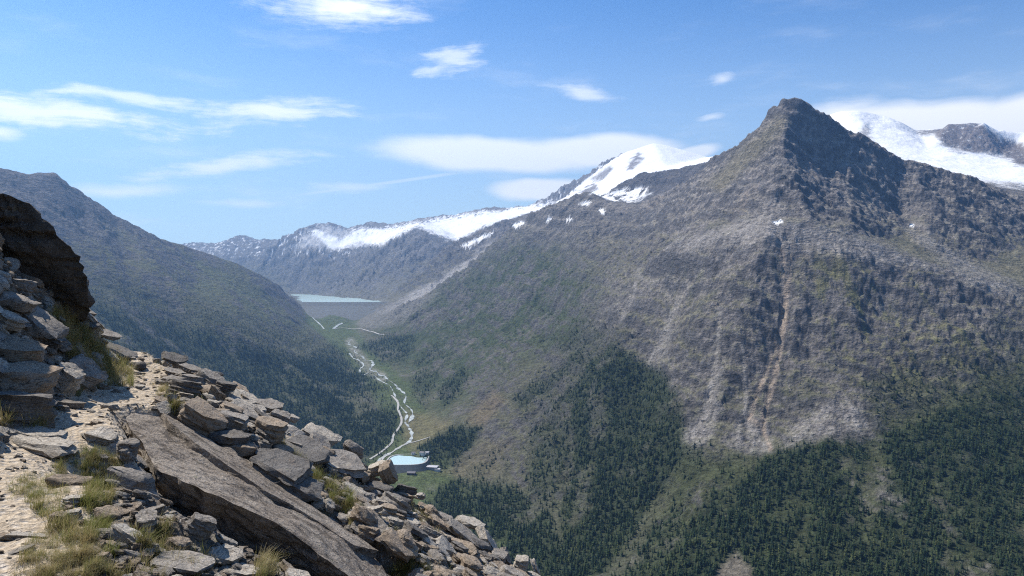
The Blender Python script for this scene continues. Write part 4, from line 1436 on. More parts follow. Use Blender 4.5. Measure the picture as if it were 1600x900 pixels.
def rough_mesh(bm, size, seed, amp=1.0, cuts=2, sharp=32):
    """breaks the faces of a hull into weathered, layered rock"""
    bmesh.ops.triangulate(bm, faces=bm.faces)
    for _ in range(cuts):
        long_e = [e for e in bm.edges if e.calc_length() > size * .11]
        if not long_e:
            break
        bmesh.ops.subdivide_edges(bm, edges=long_e, cuts=1, use_grid_fill=False)
        bmesh.ops.triangulate(bm, faces=bm.faces)
    bm.normal_update()
    co = np.array([v.co[:] for v in bm.verts])
    nr = np.array([v.normal[:] for v in bm.verts])
    q = co / size
    d = 0.050 * fbm(q[:, 0] * 2.6 + q[:, 2] * 1.7, q[:, 1] * 2.6 - q[:, 2] * 1.3, 4, .55, seed)
    side = 1 - np.abs(nr[:, 2])
    d += side * 0.045 * np.tanh(3 * perlin(q[:, 2] * 9 + .5 * q[:, 0], q[:, 0] * .8 + q[:, 1] * .8, seed + 3))
    d += 0.022 * ridged(q[:, 0] * 5 + q[:, 2] * 3, q[:, 1] * 5 + 2 * q[:, 2], 3, .6, seed + 5)
    co = co + nr * (d * size * amp)[:, None]
    for v, p in zip(bm.verts, co):
        v.co = p
    me = bpy.data.meshes.new('rock')
    bm.to_mesh(me)
    bm.free()
    me.polygons.foreach_set('use_smooth', np.ones(len(me.polygons), bool))
    me.set_sharp_from_angle(angle=R(sharp))
    return me


def hull(pts):
    bm = bmesh.new()
    for p in pts:
        bm.verts.new(p)
    r_ = bmesh.ops.convex_hull(bm, input=bm.verts)
    junk = [g for g in r_['geom_interior'] if isinstance(g, bmesh.types.BMVert)] + [g for g in r_['geom_unused'] if isinstance(g, bmesh.types.BMVert)]
    bmesh.ops.delete(bm, geom=list(set(junk)), context='VERTS')
    return bm


def base_rock(seed, kind):
    r_ = random.Random(seed)
    if kind == 'slab':
        ex, n = (.5, .36, .13), 15
    elif kind == 'block':
        ex, n = (.5, .42, .34), 16
    elif kind == 'shard':
        ex, n = (.5, .22, .15), 11
    else:
        ex, n = (.5, .42, .38), 20
    pts = []
    for i in range(n):
        if kind == 'chunk':
            a, z = r_.uniform(0, 6.28), r_.uniform(-1, 1)
            q = math.sqrt(1 - z * z)
            p = (math.cos(a) * q, math.sin(a) * q, z)
            k = r_.uniform(.82, 1.08)
            pts.append(tuple(p[j] * ex[j] * k for j in range(3)))
        else:
            a = 6.2832 * (i + r_.uniform(-.35, .35)) / (n / 2)
            k = r_.uniform(.78, 1.12)
            z = ex[2] * (1 if i < n / 2 else -1) * r_.uniform(.72, 1.0)
            sh = .12 * (1 if i < n / 2 else -1)
            c, s = math.cos(a), math.sin(a)
            rr = k / max(abs(c), abs(s)) ** .75
            pts.append((ex[0] * c * rr * .95 + sh * .3, ex[1] * s * rr * .95, z))
    me = rough_mesh(hull(pts), 1.0, seed, 1.35, 3)
    co = np.empty(len(me.vertices) * 3, np.float32)
    me.vertices.foreach_get('co', co)
    co = co.reshape(-1, 3)
    lo, hi = co.min(0), co.max(0)
    co = (co - (lo + hi) / 2) / (hi - lo)
    me.vertices.foreach_set('co', co.ravel())
    me.update()
    me.name = 'rock_' + kind
    return me


BASE = {k: [base_rock(100 + 17 * i + 5 * j, k) for i in range(n)] for j, (k, n) in enumerate((('slab', 8), ('block', 7), ('shard', 4), ('chunk', 6)))}
BASEV = {}
for k, L in BASE.items():
    for q, me in enumerate(L):
        for tone in M_ROCK:
            c = me.copy()
            c.materials.append(M_ROCK[tone])
            BASEV[(k, q, tone)] = c


def put_rock(name, kind, tone, loc, scale, rot, label, cat, group=None, q=None):
    q = random.randrange(len(BASE[kind])) if q is None else q % len(BASE[kind])
    o = bpy.data.objects.new(name, BASEV[(kind, q, tone)])
    COL.objects.link(o)
    o.location, o.scale = loc, scale
    o.rotation_euler = rot
    tag(o, label, cat, group)
    return o


# the dark boulder that overhangs the left of the trail
bo = [pt(-150, 330, 10.9), pt(-60, 306, 10.9), pt(5, 304, 10.9), pt(46, 319, 10.95), pt(85, 363, 11.0), pt(122, 402, 11.15), pt(133, 432, 11.25), pt(137, 468, 11.45), pt(141, 486, 11.6), pt(128, 502, 11.8), pt(96, 482, 11.7), pt(50, 448, 11.6), pt(-20, 420, 11.5),
      pt(-150, 440, 11.5), pt(60, 400, 11.05)]
bo += [pt(-150, 350, 13.5), pt(-40, 345, 13.6), pt(40, 362, 13.4), pt(100, 418, 13.1), pt(118, 470, 13.0), pt(110, 500, 13.0), pt(-150, 470, 13.4)]
cen = sum(bo, Vector()) / len(bo)
me = rough_mesh(hull([p - cen for p in bo]), .9, 55, 1.7, 9, 42)
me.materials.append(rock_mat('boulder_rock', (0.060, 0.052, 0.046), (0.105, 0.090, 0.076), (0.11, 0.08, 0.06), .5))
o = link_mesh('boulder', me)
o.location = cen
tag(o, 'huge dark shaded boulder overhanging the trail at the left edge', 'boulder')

cen = sum(top, Vector()) / len(top)
nrm = (TOP_RAW[13] - TOP_RAW[6]).cross(TOP_RAW[2] - TOP_RAW[6]).normalized()
if nrm.z < 0:
    nrm = -nrm
dn = Vector((-0.12, 0.22, -0.66))
bot = [p + dn * (0.75 if p.x < -4.1 else 1.0) * _jit.uniform(.9, 1.1) + Vector((0, .12 if i >= .56 * len(top) else 0, 0)) for i, p in enumerate(top)]
bm = bmesh.new()
n = len(top)
tvs = [bm.verts.new(p - cen) for p in top]
bvs = [bm.verts.new(p - cen) for p in bot]
bm.faces.new(tvs)
bm.faces.new(bvs[::-1])
for i in range(n):
    bm.faces.new((tvs[i], bvs[i], bvs[(i + 1) % n], tvs[(i + 1) % n]))
bmesh.ops.recalc_face_normals(bm, faces=bm.faces)
me = rough_mesh(bm, .55, 71, 0.9, 9, 38)
SLAB, b, bs = new_mat('slab_schist')
pos = b.n('ShaderNodeNewGeometry').outputs['Position']
dip = (TOP_RAW[6] - TOP_RAW[0]).normalized()
stk = nrm.cross(dip).normalized()


def along(v):
    nd = b.n('ShaderNodeVectorMath', operation='DOT_PRODUCT')
    b.put(nd.inputs[0], pos)
    nd.inputs[1].default_value = v
    return nd.outputs['Value']


cc = b.n('ShaderNodeCombineXYZ')
b.put(cc.inputs[0], b.math('MULTIPLY', along(dip), 1.5))
b.put(cc.inputs[1], b.math('MULTIPLY', along(stk), 4.2))
b.put(cc.inputs[2], b.math('MULTIPLY', along(nrm), 9.0))
g1, g2 = b.noise(cc.outputs[0], 2.0, 7, .65, .3), b.noise(cc.outputs[0], .9, 5, .6)
f1, f2, f3 = b.noise(pos, 2.2, 5, .6), b.noise(pos, 26, 4, .65), b.noise(pos, 80, 3, .6)
c = b.mix(b.ramp(b.math('ADD', b.math('MULTIPLY', g1, .4), b.math('MULTIPLY', f1, .6)), .36, .64), (0.165, 0.136, 0.110), (0.245, 0.208, 0.172))
c = b.mix(b.ramp(f1, .45, .65, 0, .5), c, (0.30, 0.265, 0.225))
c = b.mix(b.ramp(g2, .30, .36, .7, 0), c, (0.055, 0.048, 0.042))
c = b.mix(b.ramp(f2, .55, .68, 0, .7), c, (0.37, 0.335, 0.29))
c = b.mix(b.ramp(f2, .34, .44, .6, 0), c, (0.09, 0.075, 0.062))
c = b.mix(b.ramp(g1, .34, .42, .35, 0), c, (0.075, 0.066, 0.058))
c = b.mix(b.math('MULTIPLY', b.ramp(b.voro(pos, 7), .08, .2, 1, 0), b.ramp(f1, .48, .6, 0, .6)), c, (0.21, 0.21, 0.13))
c = b.mix(1.0, c, b.ramp(f3, .3, .7, .68, 1.3), 'MULTIPLY')
b.put(bs.inputs['Base Color'], c)
b.put(bs.inputs['Normal'], b.bump(b.math('ADD', b.math('ADD', b.math('MULTIPLY', b.ramp(g2, .29, .38), .05), b.math('MULTIPLY', b.ramp(g1, .34, .48), .03)), b.math('MULTIPLY', f2, .035)), 1.0, 1.0))
me.materials.append(SLAB)
o = link_mesh('rock_slab', me)
o.location = cen
SLAB_C = cen
tag(o, 'long brown tilted rock slab with dark shaded underside below the trail', 'rock slab')
# the upper sheet that is splitting off along the foliation
sh = [pt(250, 652, 9.7), pt(322, 684, 9.7), pt(372, 712, 9.6), pt(440, 760, 9.4), pt(520, 818, 9.15), pt(585, 880, 8.95), pt(548, 866, 8.6), pt(500, 836, 8.7), pt(452, 800, 8.8), pt(410, 778, 8.75), pt(360, 744, 8.9), pt(300, 712, 9.1), pt(262, 676, 9.4)]
bm = bmesh.new()
n = len(sh)
sh = [Vector((p.x, p.y, SLAB_PL[0] * p.x + SLAB_PL[1] * p.y + SLAB_PL[2])) for p in sh]
tvs = [bm.verts.new(p - cen + nrm * .075) for p in sh]
bvs = [bm.verts.new(p - cen - nrm * .05) for p in sh]
bm.faces.new(tvs)
bm.faces.new(bvs[::-1])
for i in range(n):
    bm.faces.new((tvs[i], bvs[i], bvs[(i + 1) % n], tvs[(i + 1) % n]))
bmesh.ops.recalc_face_normals(bm, faces=bm.faces)
me = rough_mesh(bm, .4, 73, 0.5, 8, 38)
me.materials.append(SLAB)
link_mesh('upper_sheet', me, None, o)

HERO = [
    # px, py, width, height (photo pixels), kind, tone, roll, label, short name used for its neighbours
    (102, 592, 46, 66, 'block', 'pale', 38, 'bright sunlit pale block standing at the left edge of the trail', 'bright standing block'),
    (28, 600, 120, 70, 'block', 'brown', 6, 'big brown shaded block in the left bank beside the bright standing block', 'big brown bank block'),
    (28, 640, 100, 60, 'block', 'dark', 4, 'dark squat block at the foot of the left bank', 'squat dark bank block'),
    (22, 548, 100, 52, 'slab', 'brown', 14, 'thick brown slab lying in the left bank under the leaning slabs', 'thick brown bank slab'),
    (20, 470, 64, 36, 'slab', 'grey', 24, 'grey slab high in the left bank just under the overhanging boulder', 'high bank slab'),
    (60, 505, 90, 44, 'slab', 'grey', 40, 'leaning grey slab in the left bank left of the tall grass', 'leaning bank slab'),
    (10, 500, 60, 40, 'block', 'pale', 20, 'pale block at the left picture edge in the rocky bank', 'pale bank block'),
    (38, 448, 34, 26, 'block', 'grey', 10, 'small grey block topping the rocky bank under the boulder', 'top bank block'),
    (75, 530, 60, 34, 'block', 'dark', 25, 'dark block beneath the leaning slab at the left of the tall grass', 'dark block by the grass'),
    (128, 583, 56, 66, 'slab', 'grey', 48, 'lichen spotted grey rock leaning against the tall grass strip', 'lichen spotted rock'),
    (160, 521, 56, 16, 'slab', 'grey', 22, 'flat grey slab on the trail crest right of the boulder foot', 'crest slab'),
    (176, 548, 70, 20, 'slab', 'dark', 24, 'long dark slab beside the upper end of the trail', 'dark crest slab'),
    (135, 508, 36, 18, 'slab', 'dark', 18, 'dark stone wedged under the tip of the overhanging boulder', 'wedged stone'),
    (218, 573, 24, 18, 'chunk', 'dark', 0, 'dark rounded stone at the right edge of the upper trail', 'dark trail stone'),
    (66, 694, 112, 20, 'slab', 'pale', 8, 'flat layered pale slab in the shade at the lower left of the trail', 'layered trail slab'),
    (55, 676, 90, 14, 'slab', 'pale', 9, 'thin pale slab lying on the layered slab by the trail', 'thin trail slab'),
    (18, 664, 26, 12, 'chunk', 'pale', 0, 'small white stone by the grass tuft at the left picture edge', 'white stone'),
    (160, 606, 28, 18, 'chunk', 'brown', 10, 'pinkish brown stone on the trail below the tall grass', 'pinkish stone'),
    (142, 606, 18, 16, 'chunk', 'pale', 0, 'small pale stone left of the pinkish stone below the tall grass', 'small pale stone'),
    (172, 636, 28, 12, 'slab', 'pale', 0, 'white flat stone bedded in the middle of the trail', 'white trail stone'),
    (158, 680, 50, 22, 'slab', 'pale', 18, 'pale flat slab at the right edge of the trail above the grass mound', 'trail edge slab'),
    (100, 632, 60, 16, 'slab', 'grey', 8, 'low grey ledge across the shaded side of the trail', 'grey ledge'),
    (205, 752, 76, 60, 'chunk', 'grey', 20, 'rounded blue grey boulder right of the grass mound', 'blue grey boulder'),
    (200, 702, 34, 36, 'block', 'grey', 10, 'dark upright stone in the rubble above the tilted slab', 'upright rubble stone'),
    (196, 712, 22, 30, 'chunk', 'grey', 0, 'smooth rounded grey stone in the rubble left of the tilted slab', 'smooth rubble stone'),
    (229, 710, 14, 32, 'shard', 'pale', -60, 'thin pale shard standing upright at the left end of the tilted slab', 'upright pale shard'),
    (229, 733, 20, 28, 'block', 'brown', 60, 'orange brown stone at the upper left corner of the tilted slab', 'orange brown stone'),
    (115, 784, 30, 22, 'block', 'pale', 0, 'pale angular stone in the grass below the mound', 'pale angular stone'),
    (114, 803, 22, 14, 'block', 'pale', 0, 'small pale stone below the pale angular stone', 'lower pale stone'),
    (92, 808, 26, 16, 'block', 'brown', 5, 'small square brown stone at the edge of the lower trail', 'square brown stone'),
    (105, 753, 64, 18, 'slab', 'brown', 10, 'flat reddish slab on the grass mound beside the trail', 'reddish mound slab'),
    (172, 803, 50, 26, 'slab', 'brown', 12, 'brown slab half buried in grass below the blue grey boulder', 'buried brown slab'),
    (170, 836, 38, 24, 'chunk', 'grey', 0, 'round grey lichen stone beside the bright green plant', 'round lichen stone'),
    (313, 822, 46, 52, 'block', 'grey', 25, 'craggy grey rock in the shade before the tilted slab', 'craggy shaded rock'),
    (348, 868, 60, 24, 'slab', 'pale', 14, 'pale wedge slab lying under the dark side of the tilted slab', 'pale wedge slab'),
    (285, 880, 90, 26, 'slab', 'grey', 12, 'grey flat slab at the bottom edge below the craggy rock', 'bottom flat slab'),
    (372, 893, 70, 16, 'slab', 'pale', 10, 'pale slab cut off by the bottom picture edge', 'pale bottom slab'),
    (240, 800, 40, 24, 'slab', 'grey', -18, 'grey flake leaning left in the rubble below the tilted slab', 'leaning flake'),
    (515, 818, 80, 24, 'slab', 'pale', 26, 'pale layered slab touching the upper edge of the tilted slab', 'pale layered slab'),
    (320, 652, 70, 46, 'block', 'brown', 34, 'pointed brown rock leaning over the head of the tilted slab', 'pointed brown rock'),
    (362, 656, 56, 34, 'block', 'grey', 16, 'blunt grey block right of the pointed brown rock', 'blunt grey block'),
    (352, 686, 74, 30, 'slab', 'dark', 8, 'thick dark slab stacked under the blunt grey block', 'stacked dark slab'),
    (370, 703, 64, 26, 'slab', 'brown', 4, 'lowest slab of the stack above the tilted slab', 'lowest stack slab'),
    (420, 672, 54, 50, 'block', 'brown', 14, 'square brown boulder on the ridge with sunlit top', 'square brown boulder'),
    (384, 642, 56, 24, 'slab', 'pale', 28, 'bright pale flat rock on the ridge behind the square brown boulder', 'bright ridge rock'),
    (372, 622, 60, 22, 'slab', 'pale', 22, 'long pale slab on the skyline of the ridge', 'long skyline slab'),
    (330, 590, 46, 20, 'slab', 'grey', 30, 'grey slab near the skyline above the pointed brown rock', 'upper skyline slab'),
    (352, 603, 34, 20, 'block', 'dark', 12, 'dark notched block on the skyline left of the long pale slab', 'notched skyline block'),
    (272, 560, 40, 16, 'slab', 'dark', 24, 'dark slab on the skyline at the upper trail bend', 'trail bend slab'),
    (300, 577, 44, 16, 'slab', 'grey', 20, 'low grey slab on the skyline just below the trail bend', 'low skyline slab'),
    (436, 655, 36, 42, 'block', 'grey', 20, 'jagged pale grey block on the skyline right of the square brown boulder', 'jagged skyline block'),
    (416, 634, 50, 20, 'slab', 'grey', 14, 'grey slab capping the skyline above the square brown boulder', 'capping slab'),
    (458, 654, 20, 14, 'block', 'pale', 20, 'small pale stone perched on the skyline above the long dark slabs', 'perched stone'),
    (500, 681, 62, 30, 'slab', 'pale', 28, 'big pale slab rising at the skyline above the valley forest', 'big rising slab'),
    (552, 703, 40, 40, 'chunk', 'grey', 30, 'jagged upright rock on the skyline left of the valley stream', 'jagged upright rock'),
    (528, 726, 86, 42, 'block', 'grey', 22, 'massive grey block below the jagged upright rock', 'massive grey block'),
    (468, 702, 96, 30, 'slab', 'dark', 22, 'long dark slab below the big rising slab', 'long dark slab'),
    (440, 732, 96, 50, 'block', 'dark', 22, 'heavy dark block above the middle of the tilted slab', 'heavy dark block'),
    (470, 760, 80, 34, 'slab', 'dark', 32, 'dark shaded slab right of the heavy dark block', 'shaded slab'),
    (590, 733, 34, 28, 'block', 'pale', -20, 'white pointed rock on the skyline left of the water basin', 'white pointed rock'),
    (607, 740, 20, 34, 'block', 'brown', 70, 'upright olive brown rock on the skyline beside the water basin', 'upright olive rock'),
    (592, 764, 44, 26, 'block', 'dark', 12, 'dark block under the white pointed rock', 'dark block under the points'),
    (548, 765, 36, 22, 'slab', 'pale', 30, 'pale flat stone left of the round rubble stones', 'pale flat stone'),
    (566, 775, 30, 26, 'chunk', 'pale', 20, 'rounded pale stone in the rubble below the white pointed rock', 'rounded pale stone'),
    (585, 770, 36, 24, 'chunk', 'grey', 20, 'grey rounded stone right of the rounded pale stone', 'grey rounded stone'),
    (632, 765, 40, 18, 'slab', 'dark', 10, 'dark flat rock on the skyline below the barn', 'dark skyline flat'),
    (610, 783, 36, 26, 'block', 'grey', 24, 'grey block with sunlit corner below the dark skyline flat rock', 'sunlit corner block'),
    (570, 806, 46, 42, 'chunk', 'brown', 30, 'large rounded brown boulder amid pale rubble at the lower spur', 'rounded brown boulder'),
    (602, 803, 24, 24, 'chunk', 'pale', 0, 'small whitish boulder right of the rounded brown boulder', 'whitish boulder'),
    (577, 832, 36, 28, 'block', 'brown', 10, 'tan block below the rounded brown boulder', 'tan block'),
    (622, 850, 66, 28, 'slab', 'brown', 40, 'brown tilted wedge left of the second long slab', 'brown wedge'),
    (668, 850, 30, 24, 'block', 'pale', 45, 'pale block on the far side of the second long slab', 'pale block by the slab'),
    (695, 862, 62, 26, 'slab', 'pale', 46, 'pale tilted slab lying right of the second long slab', 'pale tilted slab'),
    (690, 812, 34, 28, 'block', 'grey', 15, 'blocky grey rock on the lower skyline', 'blocky skyline rock'),
    (664, 796, 36, 20, 'slab', 'brown', 24, 'pinkish slab on the lower skyline below the valley meadow', 'pinkish skyline slab'),
    (733, 816, 50, 16, 'slab', 'pale', 20, 'thin pale slab jutting over the lower skyline', 'jutting slab'),
    (722, 832, 60, 20, 'slab', 'grey', 38, 'grey slab leaning under the jutting thin slab', 'leaning under slab'),
    (762, 846, 46, 26, 'slab', 'pale', 60, 'white steep slab standing near the tip of the spur', 'white steep slab'),
    (787, 872, 22, 28, 'block', 'grey', 70, 'upright grey stone left of the two pale tip stones', 'upright tip stone'),
    (814, 880, 24, 24, 'block', 'pale', 10, 'pale block at the tip of the spur', 'pale tip block'),
    (836, 886, 28, 14, 'shard', 'pale', 70, 'last pale upright stone at the very tip of the spur', 'last tip stone'),
    (656, 775, 16, 12, 'chunk', 'pale', 0, 'little pale stone on the skyline above the pinkish slab', 'little skyline stone'),
    (35, 838, 70, 12, 'slab', 'pale', 6, 'flat pale rock plate in the lower trail at the left edge', 'trail plate'),
    (22, 862, 60, 10, 'slab', 'grey', -14, 'grey rock plate in the lower trail below the pale plate', 'grey trail plate'),
]
heroes = []
for px, py, wd, ht, kind, tone, roll, lb, short in HERO:
    h = near_hit(px, min(py + ht * .30, 905))
    if h is None:
        h = near_hit(px, py + ht * .8)
    if h is None:
        d = 13.2
    else:
        d = h.y
    sc = d / F
    # size of the unit rock so that its outline covers wd x ht
    hz = {'slab': .30, 'block': .72, 'shard': .36, 'chunk': .80}[kind]
    a = abs(R(roll))
    L = wd / (math.cos(a) + .45 * math.sin(a)) if a < R(55) else max(ht, wd) / (math.sin(a) + .3 * math.cos(a))
    T = max(ht * (.62 if a > .2 else .85), 6)
    sx, szz = L * sc * 1.12, T * sc * 1.05
    sy = sx * random.uniform(.7, 1.05) * (.55 if kind == 'slab' and abs(roll) < 12 else 1)
    yaw = random.uniform(-.35, .35)
    e = (Matrix.Rotation(R(roll), 3, 'Y') @ Matrix.Rotation(yaw, 3, 'Z') @ Matrix.Rotation(random.uniform(-.12, .22), 3, 'X')).to_euler()
    q = random.randrange(8)
    p = pt(px, py, d)
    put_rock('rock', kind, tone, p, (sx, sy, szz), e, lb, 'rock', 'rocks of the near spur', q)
    heroes.append((px, py, wd, ht, short))
# the second long slab lower down the spur
s2 = [pt(612, 806, 12.0), pt(640, 812, 12.1), pt(672, 850, 11.6), pt(712, 905, 11.0), pt(725, 925, 10.9), pt(690, 925, 10.2), pt(652, 885, 10.8), pt(628, 842, 11.4)]
cen = sum(s2, Vector()) / len(s2)
bm = bmesh.new()
n = len(s2)
tvs = [bm.verts.new(p - cen) for p in s2]
bvs = [bm.verts.new(p - cen + Vector((-.08, .1, -.42))) for p in s2]
bm.faces.new(tvs)
bm.faces.new(bvs[::-1])
for i in range(n):
    bm.faces.new((tvs[i], bvs[i], bvs[(i + 1) % n], tvs[(i + 1) % n]))
bmesh.ops.recalc_face_normals(bm, faces=bm.faces)
me = rough_mesh(bm, .8, 77, 0.6, 6, 38)
me.materials.append(M_ROCK['grey'])
o = link_mesh('rock_slab', me)
o.location = cen
tag(o, 'second, smaller grey slab dipping out of the picture at the lower spur', 'rock slab')
heroes += [(400, 780, 300, 150, 'long tilted slab'), (660, 860, 80, 90, 'second long slab'), (70, 400, 140, 180, 'overhanging boulder')]

# ------------------------------------------------------------------ further stones
hx = np.array([[a[0], a[1], a[2], a[3]] for a in heroes], float)
cand = []
tries = rng.uniform(0, 1, (34000, 6))
slab_outline = [(206, 640), (262, 648), (372, 706), (520, 812), (625, 905), (555, 905), (420, 814), (285, 754), (243, 734)]
hollow = [(240, 745), (330, 790), (530, 905), (380, 905), (300, 860), (250, 780)]
for t in tries:
    y = 3.6 + (14.4 - 3.6) * t[0] ** .8
    x = -.66 * y + (.70 * y) * t[1]
    cand.append((x, y))
cand = np.array(cand)
cz = G(cand[:, 0], cand[:, 1])
cs, _ = trail_frame(cand[:, 0], cand[:, 1])
cpx, cpy = 800 + F * cand[:, 0] / cand[:, 1], HY - F * cz / cand[:, 1]
sizes = np.clip(7.0 * np.exp(rng.normal(0, .68, len(cand))), 3.0, 44) * np.clip(cand[:, 1], 5, 14) / F
ok = (cpx > -40) & (cpx < 860) & (cpy < 930)
trail_m = np.abs(cs) < .5
sizes = np.where(trail_m, np.clip(sizes * .6, .025, .11), sizes)
ok &= ~(trail_m & (rng.random(len(cand)) < .93))
sd_slab = poly_sd(cpx, cpy, slab_outline)
ok &= sd_slab < -1
sd_h = poly_sd(cpx, cpy, hollow)
ok &= ~((sd_h > 0) & (rng.random(len(cand)) < .93))
GRASS = [
    # outline in photo pixels, density, blade length, dryness
    ([(72, 486), (100, 488), (150, 530), (205, 578), (206, 604), (150, 604), (110, 560), (85, 520)], 1.0, .22, .5),
    ([(96, 715), (140, 694), (178, 716), (196, 745), (170, 775), (120, 752), (70, 748)], 1.0, .10, .25),
    ([(10, 756), (50, 742), (110, 756), (100, 780), (60, 790), (20, 775)], .75, .10, .3),
    ([(120, 772), (170, 760), (175, 790), (130, 800)], .7, .16, .2), ([(45, 784), (85, 790), (100, 815), (60, 806)], .6, .13, .3),
    ([(40, 850), (80, 820), (120, 830), (180, 890), (190, 910), (20, 910)], .7, .09, .7), ([(75, 812), (125, 822), (150, 850), (100, 850)], .6, .14, .5),
    ([(0, 640), (16, 640), (14, 668), (0, 670)], 1, .22, .6), ([(42, 655), (70, 640), (76, 668), (45, 675)], .9, .24, .1), ([(115, 605), (128, 602), (128, 618), (112, 618)], .8, .16, .4),
    ([(135, 815), (165, 812), (170, 840), (140, 840)], 1.0, .12, .0), ([(205, 832), (260, 820), (262, 862), (215, 850)], .6, .13, .3), ([(160, 860), (180, 858), (182, 872), (160, 872)], .8, .13, .3),
    ([(238, 590), (262, 596), (290, 634), (300, 650), (262, 640), (240, 610)], .7, .14, .5), ([(300, 620), (322, 624), (320, 640), (298, 636)], .7, .14, .3), ([(232, 690), (238, 690), (238, 702), (230, 702)], .8, .1, .5),
    ([(430, 690), (452, 700), (476, 725), (500, 745), (552, 770), (560, 800), (540, 808), (515, 780), (490, 750), (455, 722)], 1.0, .16, .25),
    ([(440, 650), (452, 660), (470, 682), (450, 676)], .6, .14, .5), ([(460, 782), (475, 780), (478, 796), (462, 796)], .8, .16, .7), ([(600, 756), (632, 764), (630, 776), (604, 772)], .7, .13, .5),
    ([(632, 776), (656, 786), (690, 835), (670, 830), (640, 800)], .6, .13, .45), ([(540, 800), (565, 820), (575, 850), (560, 846), (545, 825)], .6, .13, .3), ([(615, 888), (640, 876), (650, 905), (610, 905)], .9, .15, .3),
    ([(715, 850), (735, 850), (740, 868), (720, 866)], .8, .13, .4), ([(590, 806), (606, 808), (600, 822), (588, 816)], .7, .12, .2), ([(405, 876), (432, 880), (430, 905), (400, 905)], .8, .16, .7), ([(205, 525), (225, 533), (224, 540), (206, 534)], .6, .12, .5),
    ([(640, 860), (700, 905), (650, 905)], .25, .1, .3), ([(250, 835), (330, 870), (330, 905), (180, 905)], .18, .12, .5), ([(200, 530), (330, 600), (300, 640), (230, 600)], .14, .1, .5), ([(560, 760), (760, 880), (700, 905), (560, 850)], .12, .1, .4),
]
gpxx, gpyy = 800 + F * GX / np.maximum(GY, 1), HY - F * GZ / np.maximum(GY, 1)
turf_v = np.zeros(GX.shape)
for pts, k, L, dry in GRASS:
    turf_v = np.maximum(turf_v, sstep(poly_sd(gpxx, gpyy, pts) + 6 * fbm(GX / .3, GY / .3, 2, seed=91), -3, 8) * min(1, k * 1.1))
vflt(gme, (turf_v * (GY > 2) * (GY < 16)).ravel(), 'turf')
gmask = np.zeros(len(cand))
for pts, k, L, dry in GRASS:
    if k > .5:
        gmask = np.maximum(gmask, (poly_sd(cpx, cpy, pts) > 0) * k)
ok &= ~((gmask > .5) & (rng.random(len(cand)) < .80))
order = np.argsort(-sizes)
taken = []
TOTAL = 6500
acc = np.zeros((TOTAL, 3))
for i in order:
    if not ok[i] or len(taken) >= TOTAL:
        continue
    k = len(taken)
    if k and np.any((acc[:k, 0] - cand[i, 0]) ** 2 + (acc[:k, 1] - cand[i, 1]) ** 2 < ((acc[:k, 2] + sizes[i]) * .33) ** 2):
        continue
    acc[k] = cand[i, 0], cand[i, 1], sizes[i]
    taken.append(i)
print('stones', len(taken))
taken = np.array(taken)
psize = sizes[taken] / cand[taken, 1]
inview = (cpx[taken] > -5) & (cpx[taken] < 860) & (cpy[taken] < 900)
rank = taken[np.argsort(-np.where(inview, psize, psize * .01))]
N_SINGLE = 300 - len(HERO)
KN = {'slab': 'flat slab', 'block': 'angular block', 'shard': 'long splinter', 'chunk': 'rounded stone'}


def stone_pose(i, kind, s):
    nrm = gnormal(cand[i, 0], cand[i, 1])
    nrm = (nrm + Vector((random.gauss(0, .22), random.gauss(0, .22), .35))).normalized()
    qd = Vector((0, 0, 1)).rotation_difference(nrm)
    e = (qd.to_matrix() @ Matrix.Rotation(random.uniform(0, 6.28), 3, 'Z')).to_euler()
    sz = s * random.uniform(.8, 1.25) * {'slab': .28, 'block': .62, 'shard': .34, 'chunk': .74}[kind]
    return (cand[i, 0], cand[i, 1], cz[i] + s * (.17 if kind != 'slab' else .10)), (s * 1.35, s * random.uniform(.75, 1.1) * (.45 if kind == 'shard' else 1), sz), e


labels_used = {}
single, rest_ids = rank[:N_SINGLE], rank[N_SINGLE:]
for i in single:
    kind = random.choices(['slab', 'block', 'shard', 'chunk'], [.42, .33, .08, .17])[0]
    tone = random.choices(['pale', 'grey', 'brown', 'dark'], [.22, .34, .28, .16])[0]
    loc, scl, e = stone_pose(i, kind, sizes[i])
    dxy = np.hypot((hx[:, 0] - cpx[i]), (hx[:, 1] - cpy[i])) - .25 * (hx[:, 2] + hx[:, 3])
    done = None
    for k in np.argsort(dxy)[:5]:
        ddx, ddy = cpx[i] - hx[k, 0], cpy[i] - hx[k, 1]
        if abs(ddx) > 2.2 * abs(ddy):
            where = 'right of' if ddx > 0 else 'left of'
        elif abs(ddy) > 2.2 * abs(ddx):
            where = 'below' if ddy > 0 else 'above'
        else:
            where = ('below' if ddy > 0 else 'above') + ' and ' + ('right of' if ddx > 0 else 'left of')
        far_ = 'just ' if dxy[k] < 14 else ''
        lb = f'{tone} {KN[kind]} {far_}{where} the {heroes[k][4]}'
        if lb not in labels_used:
            done = lb
            break
        lb2 = ('larger ' if psize.mean() < sizes[i] / cand[i, 1] and labels_used[lb] > sizes[i] else 'smaller ') + lb
        if lb2 not in labels_used:
            done = lb2
            break
    done = done or lb
    labels_used[done] = sizes[i]
    put_rock('stone', kind, tone, loc, scl, e, done, 'stone', 'loose stones on the near spur')

# all the smaller rubble
r_src = []
for tone in ('pale', 'grey', 'brown'):
    for kind in ('slab', 'block', 'chunk'):
        for o in COL.objects:
            if o.name.split('.')[0] in ('stone', 'rock') and o.data == BASEV.get((kind, 1, tone)):
                r_src.append(o)
                break
pts_, sc_, ro_ = [], [], []
for i in rest_ids:
    loc, scl, e = stone_pose(i, 'block', sizes[i])
    pts_.append(loc)
    sc_.append(scl)
    ro_.append(tuple(e))
